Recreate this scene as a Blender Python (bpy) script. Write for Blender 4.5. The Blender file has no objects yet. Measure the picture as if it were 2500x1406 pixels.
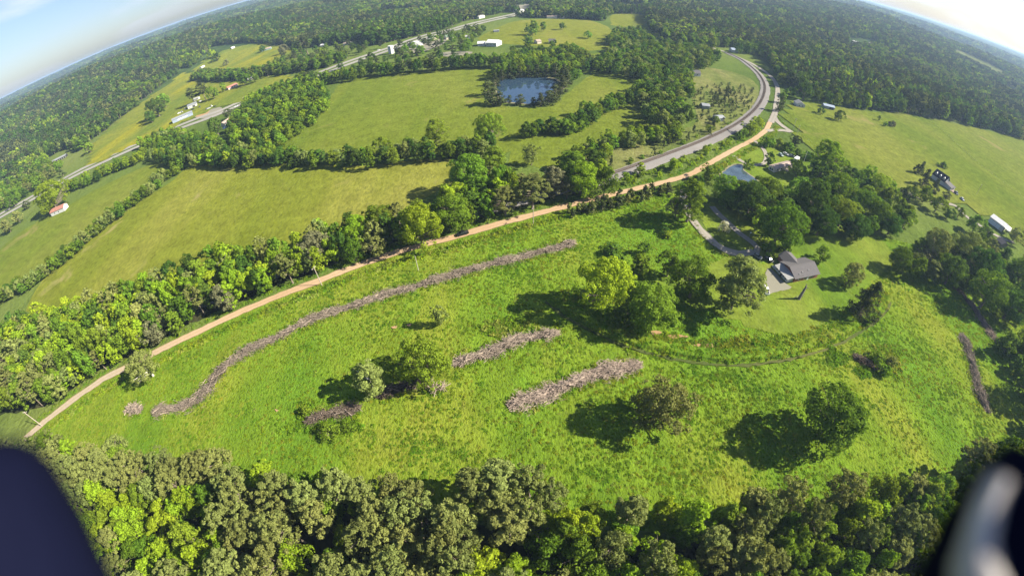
import bpy, bmesh, math, random
import numpy as np
from mathutils import Vector, Matrix
from mathutils.geometry import tessellate_polygon

R = math.radians
scene = bpy.context.scene
col = scene.collection
rng = np.random.default_rng(7)
random.seed(7)

# ------------------------------------------------------------------ camera
CAM_H = 110.0
PITCH, ROLL = R(43.7), R(-3.1)
FPX, KPX = 1010.0, -0.06            # theta = r/F (1 + K (r/1000)^2), r in pixels of a 2500 px wide frame
cam_d = bpy.data.cameras.new('camera')
cam = bpy.data.objects.new('camera', cam_d)
col.objects.link(cam)
cam_d.type = 'PANO'
cam_d.panorama_type = 'FISHEYE_LENS_POLYNOMIAL'
cam_d.sensor_fit = 'HORIZONTAL'
cam_d.sensor_width = 36.0
cam_d.fisheye_fov = R(220)
_m = 2500.0 / 36.0
cam_d.fisheye_polynomial_k0 = 0.0
cam_d.fisheye_polynomial_k1 = -_m / FPX
cam_d.fisheye_polynomial_k2 = 0.0
cam_d.fisheye_polynomial_k3 = -(_m ** 3) / FPX * KPX * 1e-6
cam_d.fisheye_polynomial_k4 = 0.0
cam_d.clip_start = 0.01
cam_d.clip_end = 60000.0
cam_d.dof.use_dof = True
cam_d.dof.focus_distance = 170.0
cam_d.dof.aperture_fstop = 11.5
_c, _s = math.cos(PITCH), math.sin(PITCH)
FW = np.array([0, _c, -_s]); _u0 = np.array([0, _s, _c]); _r0 = np.array([1.0, 0, 0])
RT = _r0 * math.cos(ROLL) + _u0 * math.sin(ROLL)
UP = _u0 * math.cos(ROLL) - _r0 * math.sin(ROLL)
M = Matrix(((RT[0], UP[0], -FW[0], 0), (RT[1], UP[1], -FW[1], 0), (RT[2], UP[2], -FW[2], CAM_H), (0, 0, 0, 1)))
cam.matrix_world = M
scene.camera = cam

# ------------------------------------------------------------------ sky, sun, exposure
SUN_EL, SUN_AZ = R(34), R(-3)       # azimuth measured from +x towards +y
w = bpy.data.worlds.new('World'); scene.world = w; w.use_nodes = True
nt = w.node_tree; nt.nodes.clear()
n_out = nt.nodes.new('ShaderNodeOutputWorld'); n_bg = nt.nodes.new('ShaderNodeBackground')
n_sky = nt.nodes.new('ShaderNodeTexSky'); n_sky.sky_type = 'NISHITA'; n_sky.sun_disc = False
n_sky.sun_elevation = SUN_EL; n_sky.sun_rotation = R(90) - SUN_AZ
n_sky.air_density = 1.0; n_sky.dust_density = 0.8; n_sky.ozone_density = 1.6
n_bg.inputs['Strength'].default_value = 0.047
tc = nt.nodes.new('ShaderNodeTexCoord')
mp = nt.nodes.new('ShaderNodeMapping'); mp.inputs['Scale'].default_value = (1.3, 3.2, 11.0); mp.inputs['Rotation'].default_value = (0.2, 0.1, 0.5)
nz = nt.nodes.new('ShaderNodeTexNoise'); nz.inputs['Scale'].default_value = 1.6; nz.inputs['Detail'].default_value = 7; nz.inputs['Distortion'].default_value = 0.6
rp = nt.nodes.new('ShaderNodeValToRGB'); rp.color_ramp.elements[0].position = 0.46; rp.color_ramp.elements[1].position = 0.74
rp.color_ramp.elements[0].color = (0.08, 0.08, 0.08, 1); rp.color_ramp.elements[1].color = (0.8, 0.8, 0.8, 1)
mxs = nt.nodes.new('ShaderNodeMix'); mxs.data_type = 'RGBA'
hs = nt.nodes.new('ShaderNodeHueSaturation'); hs.inputs['Saturation'].default_value = 0.12; hs.inputs['Value'].default_value = 1.15
L = nt.links.new
L(tc.outputs['Generated'], mp.inputs['Vector']); L(mp.outputs['Vector'], nz.inputs['Vector']); L(nz.outputs['Fac'], rp.inputs['Fac'])
L(n_sky.outputs['Color'], hs.inputs['Color'])
L(rp.outputs['Color'], mxs.inputs['Factor']); L(n_sky.outputs['Color'], mxs.inputs['A']); L(hs.outputs['Color'], mxs.inputs['B'])
wb = nt.nodes.new('ShaderNodeMix'); wb.data_type = 'RGBA'; wb.blend_type = 'MULTIPLY'; wb.inputs['Factor'].default_value = 1.0; wb.inputs['B'].default_value = (.79, .855, 1.04, 1)
L(mxs.outputs['Result'], wb.inputs['A']); L(wb.outputs['Result'], n_bg.inputs['Color']); L(n_bg.outputs['Background'], n_out.inputs['Surface'])

sun_d = bpy.data.lights.new('sun', 'SUN'); sun_d.energy = 4.8; sun_d.angle = R(0.53); sun_d.color = (1.0, 0.92, 0.76)
sun = bpy.data.objects.new('sun', sun_d); col.objects.link(sun)
_sd = Vector((math.cos(SUN_EL) * math.cos(SUN_AZ), math.cos(SUN_EL) * math.sin(SUN_AZ), math.sin(SUN_EL)))
sun.rotation_euler = _sd.to_track_quat('Z', 'Y').to_euler()
sun.location = _sd * 500

scene.view_settings.view_transform = 'Standard'
scene.view_settings.look = 'None'
scene.view_settings.gamma = 1.0
scene.view_settings.exposure = 1.68
scene.render.engine = 'CYCLES'
scene.cycles.use_denoising = True
scene.cycles.max_bounces = 6
scene.cycles.diffuse_bounces = 3
scene.cycles.glossy_bounces = 2
scene.cycles.transmission_bounces = 3
scene.cycles.volume_bounces = 0
scene.cycles.sample_clamp_indirect = 6.0

# ------------------------------------------------------------------ from the photograph's pixels to places on the ground
def rays(P):
    P = np.atleast_2d(np.asarray(P, float)); x = P[:, 0] - 1250.0; y = 703.0 - P[:, 1]
    r = np.hypot(x, y) + 1e-9; th = r / FPX * (1 + KPX * (r / 1000) ** 2); s = np.sin(th) / r
    return RT * (x * s)[:, None] + UP * (y * s)[:, None] + FW * np.cos(th)[:, None]

AZK = np.array([-180., -90, -75, -58, -45, -30, -10, 10, 30, 45, 60, 75, 90, 180])
RK = np.array([0., 960, 1250, 1750, 2350, 3000, 4000, 5200, 8000, 15000])
_L = [0, 0, 26, 64, 30, 58, 30, 78, 96, 114]; _Rr = [0, 0, 4, 14, 44, 18, 52, 40, 90, 114]
ZK = np.array([_L, _L, _L, _L, [0, 0, 28, 62, 32, 62, 34, 76, 96, 114], [0, 0, 14, 44, 30, 64, 42, 76, 96, 114], [0, 0, 5, 18, 40, 30, 62, 50, 94, 114],
               [0, 0, 5, 16, 36, 30, 56, 50, 94, 114], [0, 0, 3, 14, 34, 24, 60, 46, 92, 114], [0, 0, 4, 24, 50, 20, 60, 44, 90, 114], _Rr, _Rr, _Rr, _Rr], float)
def tz(x, y):
    x = np.asarray(x, float); y = np.asarray(y, float)
    az = np.degrees(np.arctan2(x, y)); r = np.hypot(x, y)
    i = np.clip(np.searchsorted(AZK, az) - 1, 0, len(AZK) - 2); u = np.clip((az - AZK[i]) / (AZK[i + 1] - AZK[i]), 0, 1); u = u * u * (3 - 2 * u)
    j = np.clip(np.searchsorted(RK, r) - 1, 0, len(RK) - 2); v = np.clip((r - RK[j]) / (RK[j + 1] - RK[j]), 0, 1); v = v * v * (3 - 2 * v)
    z = (ZK[i, j] * (1 - u) + ZK[i + 1, j] * u) * (1 - v) + (ZK[i, j + 1] * (1 - u) + ZK[i + 1, j + 1] * u) * v
    a = np.clip((r - 900) / 1500, 0, 1)
    return z + a * np.where(r > 9000, .3, 1.0) * (6 * np.sin(x / 310 + 1) * np.sin(y / 260) + 3 * np.sin(x / 115 + y / 150))

def G(px, py, z=0.0):
    d = rays([(px, py)])[0]
    h = z
    p = d[:2] * ((h - CAM_H) / min(d[2], -1e-4))
    for _ in range(10):
        g = float(tz(p[0], p[1]))
        if g < 0.01: break
        h = 0.5 * h + 0.5 * (g + z)
        p = d[:2] * ((h - CAM_H) / min(d[2], -1e-4))
    return p
def GL(L_, z=0.0): return [tuple(G(q[0], q[1], q[2] if len(q) > 2 else z)) for q in L_]

_rt = np.linspace(0, 2000, 2001); _tt = _rt / FPX * (1 + KPX * (_rt / 1000) ** 2); _tt = np.maximum.accumulate(_tt)
def project(x, y, z):
    d = np.stack([np.asarray(x, float), np.asarray(y, float), np.asarray(z, float) - CAM_H], -1)
    dist = np.linalg.norm(d, axis=-1); d = d / dist[..., None]
    a, b, c = d @ RT, d @ UP, d @ FW
    th = np.arccos(np.clip(c, -1, 1)); r = np.interp(th, _tt, _rt); q = np.hypot(a, b) + 1e-9
    return 1250 + r * a / q, 703 - r * b / q, dist, r / np.maximum(np.sin(th), 1e-3) 

def inpoly(x, y, poly):
    x = np.asarray(x, float); y = np.asarray(y, float); res = np.zeros(x.shape, bool)
    n = len(poly); j = n - 1
    for i in range(n):
        xi, yi = poly[i][0], poly[i][1]; xj, yj = poly[j][0], poly[j][1]
        if yi != yj:
            res ^= ((yi > y) != (yj > y)) & (x < (xj - xi) * (y - yi) / (yj - yi) + xi)
        j = i
    return res

def resample(P, step):
    P = np.asarray(P, float)
    # Catmull-Rom then equal spacing
    Q = []
    ext = np.vstack([2 * P[0] - P[1], P, 2 * P[-1] - P[-2]])
    for i in range(1, len(ext) - 2):
        p0, p1, p2, p3 = ext[i - 1:i + 3]
        for t in np.linspace(0, 1, 12, endpoint=False):
            Q.append(.5 * ((2 * p1) + (p2 - p0) * t + (2 * p0 - 5 * p1 + 4 * p2 - p3) * t * t + (3 * p1 - p0 - 3 * p2 + p3) * t ** 3))
    Q.append(P[-1]); Q = np.array(Q)
    s = np.concatenate([[0], np.cumsum(np.hypot(*np.diff(Q, axis=0).T))])
    n = max(2, int(round(s[-1] / step)) + 1); t = np.linspace(0, s[-1], n)
    return np.stack([np.interp(t, s, Q[:, 0]), np.interp(t, s, Q[:, 1])], 1), t

def normals2(P):
    d = np.gradient(P, axis=0); d /= np.maximum(np.hypot(d[:, 0], d[:, 1]), 1e-9)[:, None]
    return d, np.stack([-d[:, 1], d[:, 0]], 1)

# ------------------------------------------------------------------ tagging
def tag(o, label=None, cat=None, group=None, kind=None):
    if label: o['label'] = label
    if cat: o['category'] = cat
    if group: o['group'] = group
    if kind: o['kind'] = kind
    return o
def empty(name, loc=(0, 0, 0), rz=0.0):
    o = bpy.data.objects.new(name, None); col.objects.link(o); o.location = loc; o.rotation_euler = (0, 0, rz); o.empty_display_size = 0.5
    return o
def link_obj(name, me, parent=None, mat=None):
    o = bpy.data.objects.new(name, me); col.objects.link(o)
    if parent is not None: o.parent = parent
    if mat is not None and not me.materials: me.materials.append(mat)
    return o

# ------------------------------------------------------------------ materials
def newmat(name):
    m = bpy.data.materials.new(name); m.use_nodes = True; t = m.node_tree; t.nodes.clear()
    out = t.nodes.new('ShaderNodeOutputMaterial')
    return m, t, out
def N(t, typ, **kw):
    n = t.nodes.new(typ)
    for k, v in kw.items():
        if k in n.inputs: n.inputs[k].default_value = v
        else: setattr(n, k, v)
    return n
def ramp(t, stops):
    n = t.nodes.new('ShaderNodeValToRGB'); e = n.color_ramp.elements
    while len(e) < len(stops): e.new(0.5)
    for el, (p, c) in zip(e, stops):
        el.position = p; el.color = (c[0], c[1], c[2], 1) if not isinstance(c, (int, float)) else (c, c, c, 1)
    return n
def mix(t, a, b, f, mode='MIX'):
    n = t.nodes.new('ShaderNodeMix'); n.data_type = 'RGBA'; n.blend_type = mode
    for s, v in (('Factor', f), ('A', a), ('B', b)):
        if hasattr(v, 'links') or hasattr(v, 'is_linked'): t.links.new(v, n.inputs[s])
        elif s == 'Factor': n.inputs[s].default_value = v
        else: n.inputs[s].default_value = (v[0], v[1], v[2], 1)
    return n.outputs['Result']
def noise(t, vec, scale, detail=4, rough=.55, dist=0.0, sc3=None):
    if sc3 is not None:
        m = t.nodes.new('ShaderNodeMapping'); m.inputs['Scale'].default_value = sc3[0]; m.inputs['Rotation'].default_value = (0, 0, sc3[1])
        t.links.new(vec, m.inputs['Vector']); vec = m.outputs['Vector']
    n = t.nodes.new('ShaderNodeTexNoise'); n.inputs['Scale'].default_value = scale; n.inputs['Detail'].default_value = detail
    n.inputs['Roughness'].default_value = rough; n.inputs['Distortion'].default_value = dist
    t.links.new(vec, n.inputs['Vector']); return n.outputs['Fac']

def simple(name, c, rough=.7, var=.12, scale=1.2, spec=.3, metal=0.0):
    m, t, out = newmat(name)
    tcn = N(t, 'ShaderNodeTexCoord'); f = noise(t, tcn.outputs['Object'], scale, 5)
    r1 = ramp(t, [(.3, [x * (1 - var) for x in c]), (.7, [min(1, x * (1 + var)) for x in c])]); t.links.new(f, r1.inputs['Fac'])
    b = N(t, 'ShaderNodeBsdfPrincipled'); b.inputs['Roughness'].default_value = rough; b.inputs['Metallic'].default_value = metal
    b.inputs['Specular IOR Level'].default_value = spec
    t.links.new(r1.outputs['Color'], b.inputs['Base Color']); t.links.new(b.outputs['BSDF'], out.inputs['Surface'])
    return m

def leafmat(name, c, hue=.02, val=.25, trans=.40, isl=.35, pos=None):
    m, t, out = newmat(name)
    oi = N(t, 'ShaderNodeObjectInfo'); geo = N(t, 'ShaderNodeNewGeometry')
    h = N(t, 'ShaderNodeHueSaturation'); h.inputs['Color'].default_value = (*c, 1)
    mr = N(t, 'ShaderNodeMapRange'); mr.inputs['To Min'].default_value = .5 - hue * 1.4; mr.inputs['To Max'].default_value = .5 + hue * .25
    t.links.new(oi.outputs['Random'], mr.inputs['Value']); t.links.new(mr.outputs['Result'], h.inputs['Hue'])
    wn = N(t, 'ShaderNodeTexWhiteNoise'); wn.noise_dimensions = '1D'; t.links.new(oi.outputs['Random'], wn.inputs['W'])
    m1 = N(t, 'ShaderNodeMapRange'); m1.inputs['To Min'].default_value = 1 - val; m1.inputs['To Max'].default_value = 1 + val
    t.links.new(wn.outputs['Value'], m1.inputs['Value'])
    m2 = N(t, 'ShaderNodeMapRange'); m2.inputs['To Min'].default_value = 1 - isl; m2.inputs['To Max'].default_value = 1 + isl
    t.links.new(geo.outputs['Random Per Island'], m2.inputs['Value'])
    mu = N(t, 'ShaderNodeMath', operation='MULTIPLY'); t.links.new(m1.outputs['Result'], mu.inputs[0]); t.links.new(m2.outputs['Result'], mu.inputs[1])
    t.links.new(mu.outputs['Value'], h.inputs['Value'])
    hc = h.outputs['Color']
    if pos:
        fp = noise(t, geo.outputs['Position'], pos[0], 5, .62, .8); rq = ramp(t, [(.38, 0.0), (.62, 1.0)]); t.links.new(fp, rq.inputs['Fac'])
        hc = mix(t, hc, mix(t, hc, pos[1], 1.0, 'MULTIPLY'), rq.outputs['Color'])
    d = N(t, 'ShaderNodeBsdfDiffuse'); tr = N(t, 'ShaderNodeBsdfTranslucent'); mx = N(t, 'ShaderNodeMixShader'); mx.inputs['Fac'].default_value = trans
    hy = N(t, 'ShaderNodeMix', data_type='RGBA', blend_type='MULTIPLY'); hy.inputs['Factor'].default_value = 1; hy.inputs['B'].default_value = (1.25, 1.2, .55, 1)
    t.links.new(hc, d.inputs['Color']); t.links.new(hc, hy.inputs['A']); t.links.new(hy.outputs['Result'], tr.inputs['Color'])
    t.links.new(d.outputs['BSDF'], mx.inputs[1]); t.links.new(tr.outputs['BSDF'], mx.inputs[2]); t.links.new(mx.outputs['Shader'], out.inputs['Surface'])
    return m

LEAF = {
    'bright': leafmat('leaves_bright_green', (.185, .295, .018), .02, .2),
    'mid': leafmat('leaves_mid_green', (.112, .200, .018), .025, .28),
    'dark': leafmat('leaves_dark_green', (.062, .128, .018), .02, .25),
    'pale': leafmat('leaves_pale_green', (.185, .240, .065), .015, .15),
    'olive': leafmat('needles_olive', (.155, .188, .052), .018, .2, .25, .28),
    'cedar': leafmat('needles_dark_cedar', (.058, .076, .028), .015, .25, .2),
    'brown': leafmat('twigs_brown', (.130, .136, .066), .004, .12, .2),
    'wood': leafmat('leaves_wood_green', (.048, .088, .020), .02, .3),
    'white': leafmat('blossom_white', (.45, .46, .36), .01, .1, .3),
}
COLW = {'bright': 'bright green', 'mid': 'mid green', 'dark': 'dark green', 'pale': 'pale green', 'olive': 'olive', 'cedar': 'dark grey-green', 'brown': 'brownish', 'white': 'white', 'wood': 'deep green'}
BARK = simple('bark_grey_brown', (.16, .13, .10), .9, .3, 3)
BARKW = simple('bark_pale', (.42, .39, .34), .85, .25, 3)

def fieldmat(name, c1, c2, c3, big=.012, fine=.9, ang=0.0, patch=None, bump=.6, streak=(1, .35, 1)):
    """Grass: broad tone changes, metre-sized clumps and fine blades, with relief that the sun shades."""
    m, t, out = newmat(name)
    p = N(t, 'ShaderNodeNewGeometry').outputs['Position']
    f1 = noise(t, p, big, 6, .6, .4, (streak, ang)); f2 = noise(t, p, fine, 5, .65, .2, ((1, .6, 1), ang)); f3 = noise(t, p, .11, 6, .62, .5)
    r1 = ramp(t, [(.36, c1), (.5, c2), (.66, c3)]); t.links.new(f1, r1.inputs['Fac'])
    r2 = ramp(t, [(.28, .62), (.5, 1.0), (.75, 1.28)]); t.links.new(f2, r2.inputs['Fac'])
    r3 = ramp(t, [(.3, .78), (.7, 1.2)]); t.links.new(f3, r3.inputs['Fac'])
    c = mix(t, r1.outputs['Color'], r2.outputs['Color'], 1.0, 'MULTIPLY'); c = mix(t, c, r3.outputs['Color'], 1.0, 'MULTIPLY')
    if patch:
        fp = noise(t, p, patch[0], 5, .6, .6); rpp = ramp(t, [(patch[1], 0.0), (patch[1] + .09, 1.0)]); t.links.new(fp, rpp.inputs['Fac'])
        c = mix(t, c, patch[2], rpp.outputs['Color'])
    b = N(t, 'ShaderNodeBsdfPrincipled'); b.inputs['Roughness'].default_value = 1.0; b.inputs['Specular IOR Level'].default_value = 0.0
    t.links.new(c, b.inputs['Base Color'])
    bp = N(t, 'ShaderNodeBump'); bp.inputs['Strength'].default_value = bump; bp.inputs['Distance'].default_value = .8
    t.links.new(f2, bp.inputs['Height']); t.links.new(bp.outputs['Normal'], b.inputs['Normal'])
    t.links.new(b.outputs['BSDF'], out.inputs['Surface'])
    return m

MG = {
    'ground': fieldmat('rough_grass', (.060, .090, .018), (.080, .115, .024), (.11, .14, .034), .006, .5),
    'near': fieldmat('meadow_weeds', (.080, .155, .012), (.112, .175, .014), (.165, .190, .022), .022, 1.3, .4, (.05, .66, (.17, .19, .02)), .8),
    'hay': fieldmat('hay_field_grass', (.108, .130, .014), (.130, .146, .018), (.165, .166, .032), .010, .55, .6, (.03, .62, (.19, .175, .06)), .6, (1, .3, 1)),
    'pasture': fieldmat('pasture_grass', (.080, .114, .012), (.104, .132, .016), (.130, .146, .025), .009, .5, -.4, (.02, .62, (.17, .155, .05)), .6),
    'lawn': fieldmat('mown_lawn', (.082, .138, .014), (.108, .155, .018), (.130, .160, .024), .03, 1.0, .9, None, .25, (1, .15, 1)),
    'yellow': fieldmat('flowering_field', (.095, .128, .018), (.130, .148, .020), (.20, .19, .012), .014, .4, .9, None, .4),
    'scrub': fieldmat('scrubby_grass', (.085, .110, .028), (.115, .132, .036), (.150, .150, .055), .03, .6, .3, None, .7),
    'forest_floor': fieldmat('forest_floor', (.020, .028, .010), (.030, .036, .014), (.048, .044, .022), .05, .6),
}
def trackmat(name, ca, cb, cm, rut=True, fade=None):
    m, t, out = newmat(name)
    geo = N(t, 'ShaderNodeNewGeometry'); p = geo.outputs['Position']; uv = N(t, 'ShaderNodeTexCoord').outputs['UV']
    f = noise(t, p, .02, 4, .5); r = ramp(t, [(.35, ca), (.65, cb)]); t.links.new(f, r.inputs['Fac']); c = r.outputs['Color']
    if fade:
        sp_ = N(t, 'ShaderNodeSeparateXYZ'); t.links.new(p, sp_.inputs['Vector']); fm = N(t, 'ShaderNodeMapRange'); fm.inputs['From Min'].default_value = fade[0]; fm.inputs['From Max'].default_value = fade[1]
        t.links.new(sp_.outputs['X'], fm.inputs['Value']); c = mix(t, c, fade[2], fm.outputs['Result'])
    f2 = noise(t, p, 1.4, 6, .7); r2 = ramp(t, [(.3, .8), (.7, 1.15)]); t.links.new(f2, r2.inputs['Fac']); c = mix(t, c, r2.outputs['Color'], 1.0, 'MULTIPLY')
    if rut:
        sx = N(t, 'ShaderNodeSeparateXYZ'); t.links.new(uv, sx.inputs['Vector'])
        a = N(t, 'ShaderNodeMath', operation='SUBTRACT'); t.links.new(sx.outputs['Y'], a.inputs[0]); a.inputs[1].default_value = .5
        ab = N(t, 'ShaderNodeMath', operation='ABSOLUTE'); t.links.new(a.outputs['Value'], ab.inputs[0])
        rr = ramp(t, [(.05, .35), (.2, 0.0), (.34, 0.0), (.47, .75)]); t.links.new(ab.outputs['Value'], rr.inputs['Fac'])
        c = mix(t, c, cm, rr.outputs['Color'])
    b = N(t, 'ShaderNodeBsdfPrincipled'); b.inputs['Roughness'].default_value = 1.0; b.inputs['Specular IOR Level'].default_value = .03
    t.links.new(c, b.inputs['Base Color'])
    bp = N(t, 'ShaderNodeBump'); bp.inputs['Strength'].default_value = .3; bp.inputs['Distance'].default_value = .1; t.links.new(f2, bp.inputs['Height']); t.links.new(bp.outputs['Normal'], b.inputs['Normal'])
    t.links.new(b.outputs['BSDF'], out.inputs['Surface']); return m
_fx = float(G(350, 875)[0])
DIRT = trackmat('orange_dirt', (.335, .225, .130), (.385, .28, .18), (.27, .19, .105), True, (_fx + 25, _fx - 15, (.32, .27, .205)))
DIRT_PALE = trackmat('pale_gravel_dirt', (.31, .26, .20), (.34, .285, .215), (.24, .20, .14))
GRAVEL = trackmat('grey_gravel', (.24, .22, .19), (.28, .255, .22), (.17, .165, .12))
ASPH = trackmat('worn_asphalt', (.22, .21, .19), (.26, .25, .225), (.2, .19, .17), False)
BALLAST = trackmat('railway_ballast', (.165, .155, .148), (.21, .197, .185), (.15, .14, .135), False)
RAILM = simple('rail_steel', (.20, .15, .12), .5, .2, .5, .5, .6)
SLEEP = simple('sleeper_wood', (.10, .075, .055), .9, .3, .6)
SOIL = trackmat('bare_orange_soil', (.28, .175, .09), (.33, .22, .125), (.22, .15, .08), False)

# ------------------------------------------------------------------ mesh builder
class MB:
    def __init__(s): s.v = []; s.f = []; s.mi = []
    def add(s, V, F, mi=0):
        k = len(s.v); s.v += [tuple(map(float, p)) for p in V]; s.f += [tuple(i + k for i in f) for f in F]; s.mi += [mi] * len(F); return s
    def box(s, c, d, rz=0.0, mi=0, taper=1.0):
        x, y, z = d[0] / 2, d[1] / 2, d[2] / 2; V = []
        for zz, k in ((-z, 1), (z, taper)):
            for a, b in ((-x, -y), (x, -y), (x, y), (-x, y)):
                a *= k; b *= k
                V.append((c[0] + a * math.cos(rz) - b * math.sin(rz), c[1] + a * math.sin(rz) + b * math.cos(rz), c[2] + zz))
        return s.add(V, [(3, 2, 1, 0), (4, 5, 6, 7), (0, 1, 5, 4), (1, 2, 6, 5), (2, 3, 7, 6), (3, 0, 4, 7)], mi)
    def tube(s, P, Rr, n=6, mi=0, cap=True):
        P = [Vector(p) for p in P]; V = []; F = []
        for i, p in enumerate(P):
            d = (P[min(i + 1, len(P) - 1)] - P[max(i - 1, 0)]).normalized()
            a = d.cross(Vector((.123, .99, .05))).normalized(); b = d.cross(a)
            r = Rr[i] if hasattr(Rr, '__len__') else Rr
            V += [p + (a * math.cos(2 * math.pi * k / n) + b * math.sin(2 * math.pi * k / n)) * r for k in range(n)]
        for i in range(len(P) - 1):
            for k in range(n): F.append((i * n + k, i * n + (k + 1) % n, (i + 1) * n + (k + 1) % n, (i + 1) * n + k))
        if cap: F += [tuple(range(n - 1, -1, -1)), tuple(range((len(P) - 1) * n, len(P) * n))]
        return s.add(V, F, mi)
    def prism(s, poly, y0, y1, mi=0):
        """poly in x,z extruded along y"""
        n = len(poly); V = [(a, y0, b) for a, b in poly] + [(a, y1, b) for a, b in poly]
        F = [tuple(range(n)), tuple(range(2 * n - 1, n - 1, -1))] + [(i, i + n, (i + 1) % n + n, (i + 1) % n) for i in range(n)]
        return s.add(V, F, mi)
    def mesh(s, name, mats):
        me = bpy.data.meshes.new(name); me.from_pydata(s.v, [], s.f)
        for m in (mats if isinstance(mats, (list, tuple)) else [mats]): me.materials.append(m)
        if any(s.mi): me.polygons.foreach_set('material_index', s.mi)
        bm = bmesh.new(); bm.from_mesh(me); bmesh.ops.recalc_face_normals(bm, faces=bm.faces); bm.to_mesh(me); bm.free()
        me.update(); return me
    def obj(s, name, mats, parent=None): return link_obj(name, s.mesh(name, mats), parent)

def np_mesh(name, V, Fq, mats, mi=None, smooth=False):
    me = bpy.data.meshes.new(name); k = Fq.shape[1]
    me.vertices.add(len(V)); me.vertices.foreach_set('co', np.ascontiguousarray(V, np.float32).ravel())
    me.loops.add(Fq.size); me.loops.foreach_set('vertex_index', np.ascontiguousarray(Fq, np.int32).ravel())
    me.polygons.add(len(Fq)); me.polygons.foreach_set('loop_start', np.arange(0, Fq.size, k, dtype=np.int32))
    if mi is not None: me.polygons.foreach_set('material_index', np.ascontiguousarray(mi, np.int32))
    for m in mats: me.materials.append(m)
    me.update(calc_edges=True); me.validate()
    if smooth: me.polygons.foreach_set('use_smooth', np.ones(len(Fq), bool))
    return me

# ------------------------------------------------------------------ ground
rr = np.concatenate([[0], np.geomspace(12, 15000, 190)]); na = 300
aa = np.linspace(0, 2 * np.pi, na, endpoint=False)
V = [(0, 0, 0)]; X = np.outer(rr[1:], np.sin(aa)); Y = np.outer(rr[1:], np.cos(aa)); Z = tz(X, Y)
Vn = np.vstack([[[0, 0, 0]], np.stack([X, Y, Z], -1).reshape(-1, 3)])
F = []
for i in range(len(rr) - 2):
    a = 1 + i * na + np.arange(na); b = 1 + i * na + (np.arange(na) + 1) % na
    F.append(np.stack([a, b, b + na, a + na], 1))
F = np.vstack(F)[:, ::-1]
me = np_mesh('ground', Vn, F, [], None, True)
bm = bmesh.new(); bm.from_mesh(me); bm.verts.ensure_lookup_table()
for k in range(na): bm.faces.new((bm.verts[0], bm.verts[1 + (k + 1) % na], bm.verts[1 + k]))
bm.to_mesh(me); bm.free()
# ground cover: rough grass close by, the closed canopy colour where the woods run on to the horizon
m, t, out = newmat('ground_cover')
p = N(t, 'ShaderNodeNewGeometry').outputs['Position']
f1 = noise(t, p, .004, 6, .6, .4); f2 = noise(t, p, .5, 5, .65); f3 = noise(t, p, .0016, 4, .55, .3); f4 = noise(t, p, .03, 6, .7)
g = ramp(t, [(.36, (.062, .096, .018)), (.5, (.085, .122, .024)), (.68, (.12, .145, .036))]); t.links.new(f1, g.inputs['Fac'])
fo = ramp(t, [(.3, (.022, .040, .012)), (.5, (.038, .064, .018)), (.72, (.066, .098, .028))]); t.links.new(f4, fo.inputs['Fac'])
cl = ramp(t, [(.62, 0.0), (.66, 1.0)]); t.links.new(f3, cl.inputs['Fac'])
ln = N(t, 'ShaderNodeVectorMath', operation='LENGTH'); t.links.new(p, ln.inputs[0])
mr = N(t, 'ShaderNodeMapRange'); mr.inputs['From Min'].default_value = 820; mr.inputs['From Max'].default_value = 1100; t.links.new(ln.outputs['Value'], mr.inputs['Value'])
far = mix(t, fo.outputs['Color'], (.14, .16, .045), cl.outputs['Color']); c = mix(t, g.outputs['Color'], far, mr.outputs['Result'])
r2 = ramp(t, [(.3, .72), (.7, 1.22)]); t.links.new(f2, r2.inputs['Fac']); c = mix(t, c, r2.outputs['Color'], 1.0, 'MULTIPLY')
b = N(t, 'ShaderNodeBsdfPrincipled'); b.inputs['Roughness'].default_value = 1.0; b.inputs['Specular IOR Level'].default_value = 0.0; t.links.new(c, b.inputs['Base Color'])
bp = N(t, 'ShaderNodeBump'); bp.inputs['Strength'].default_value = .7; bp.inputs['Distance'].default_value = 6; t.links.new(f4, bp.inputs['Height']); t.links.new(bp.outputs['Normal'], b.inputs['Normal'])
t.links.new(b.outputs['BSDF'], out.inputs['Surface'])
go = link_obj('ground', me, None, m); tag(go, 'grassy ground running out to wooded hills at the horizon', 'ground', kind='structure')

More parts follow.
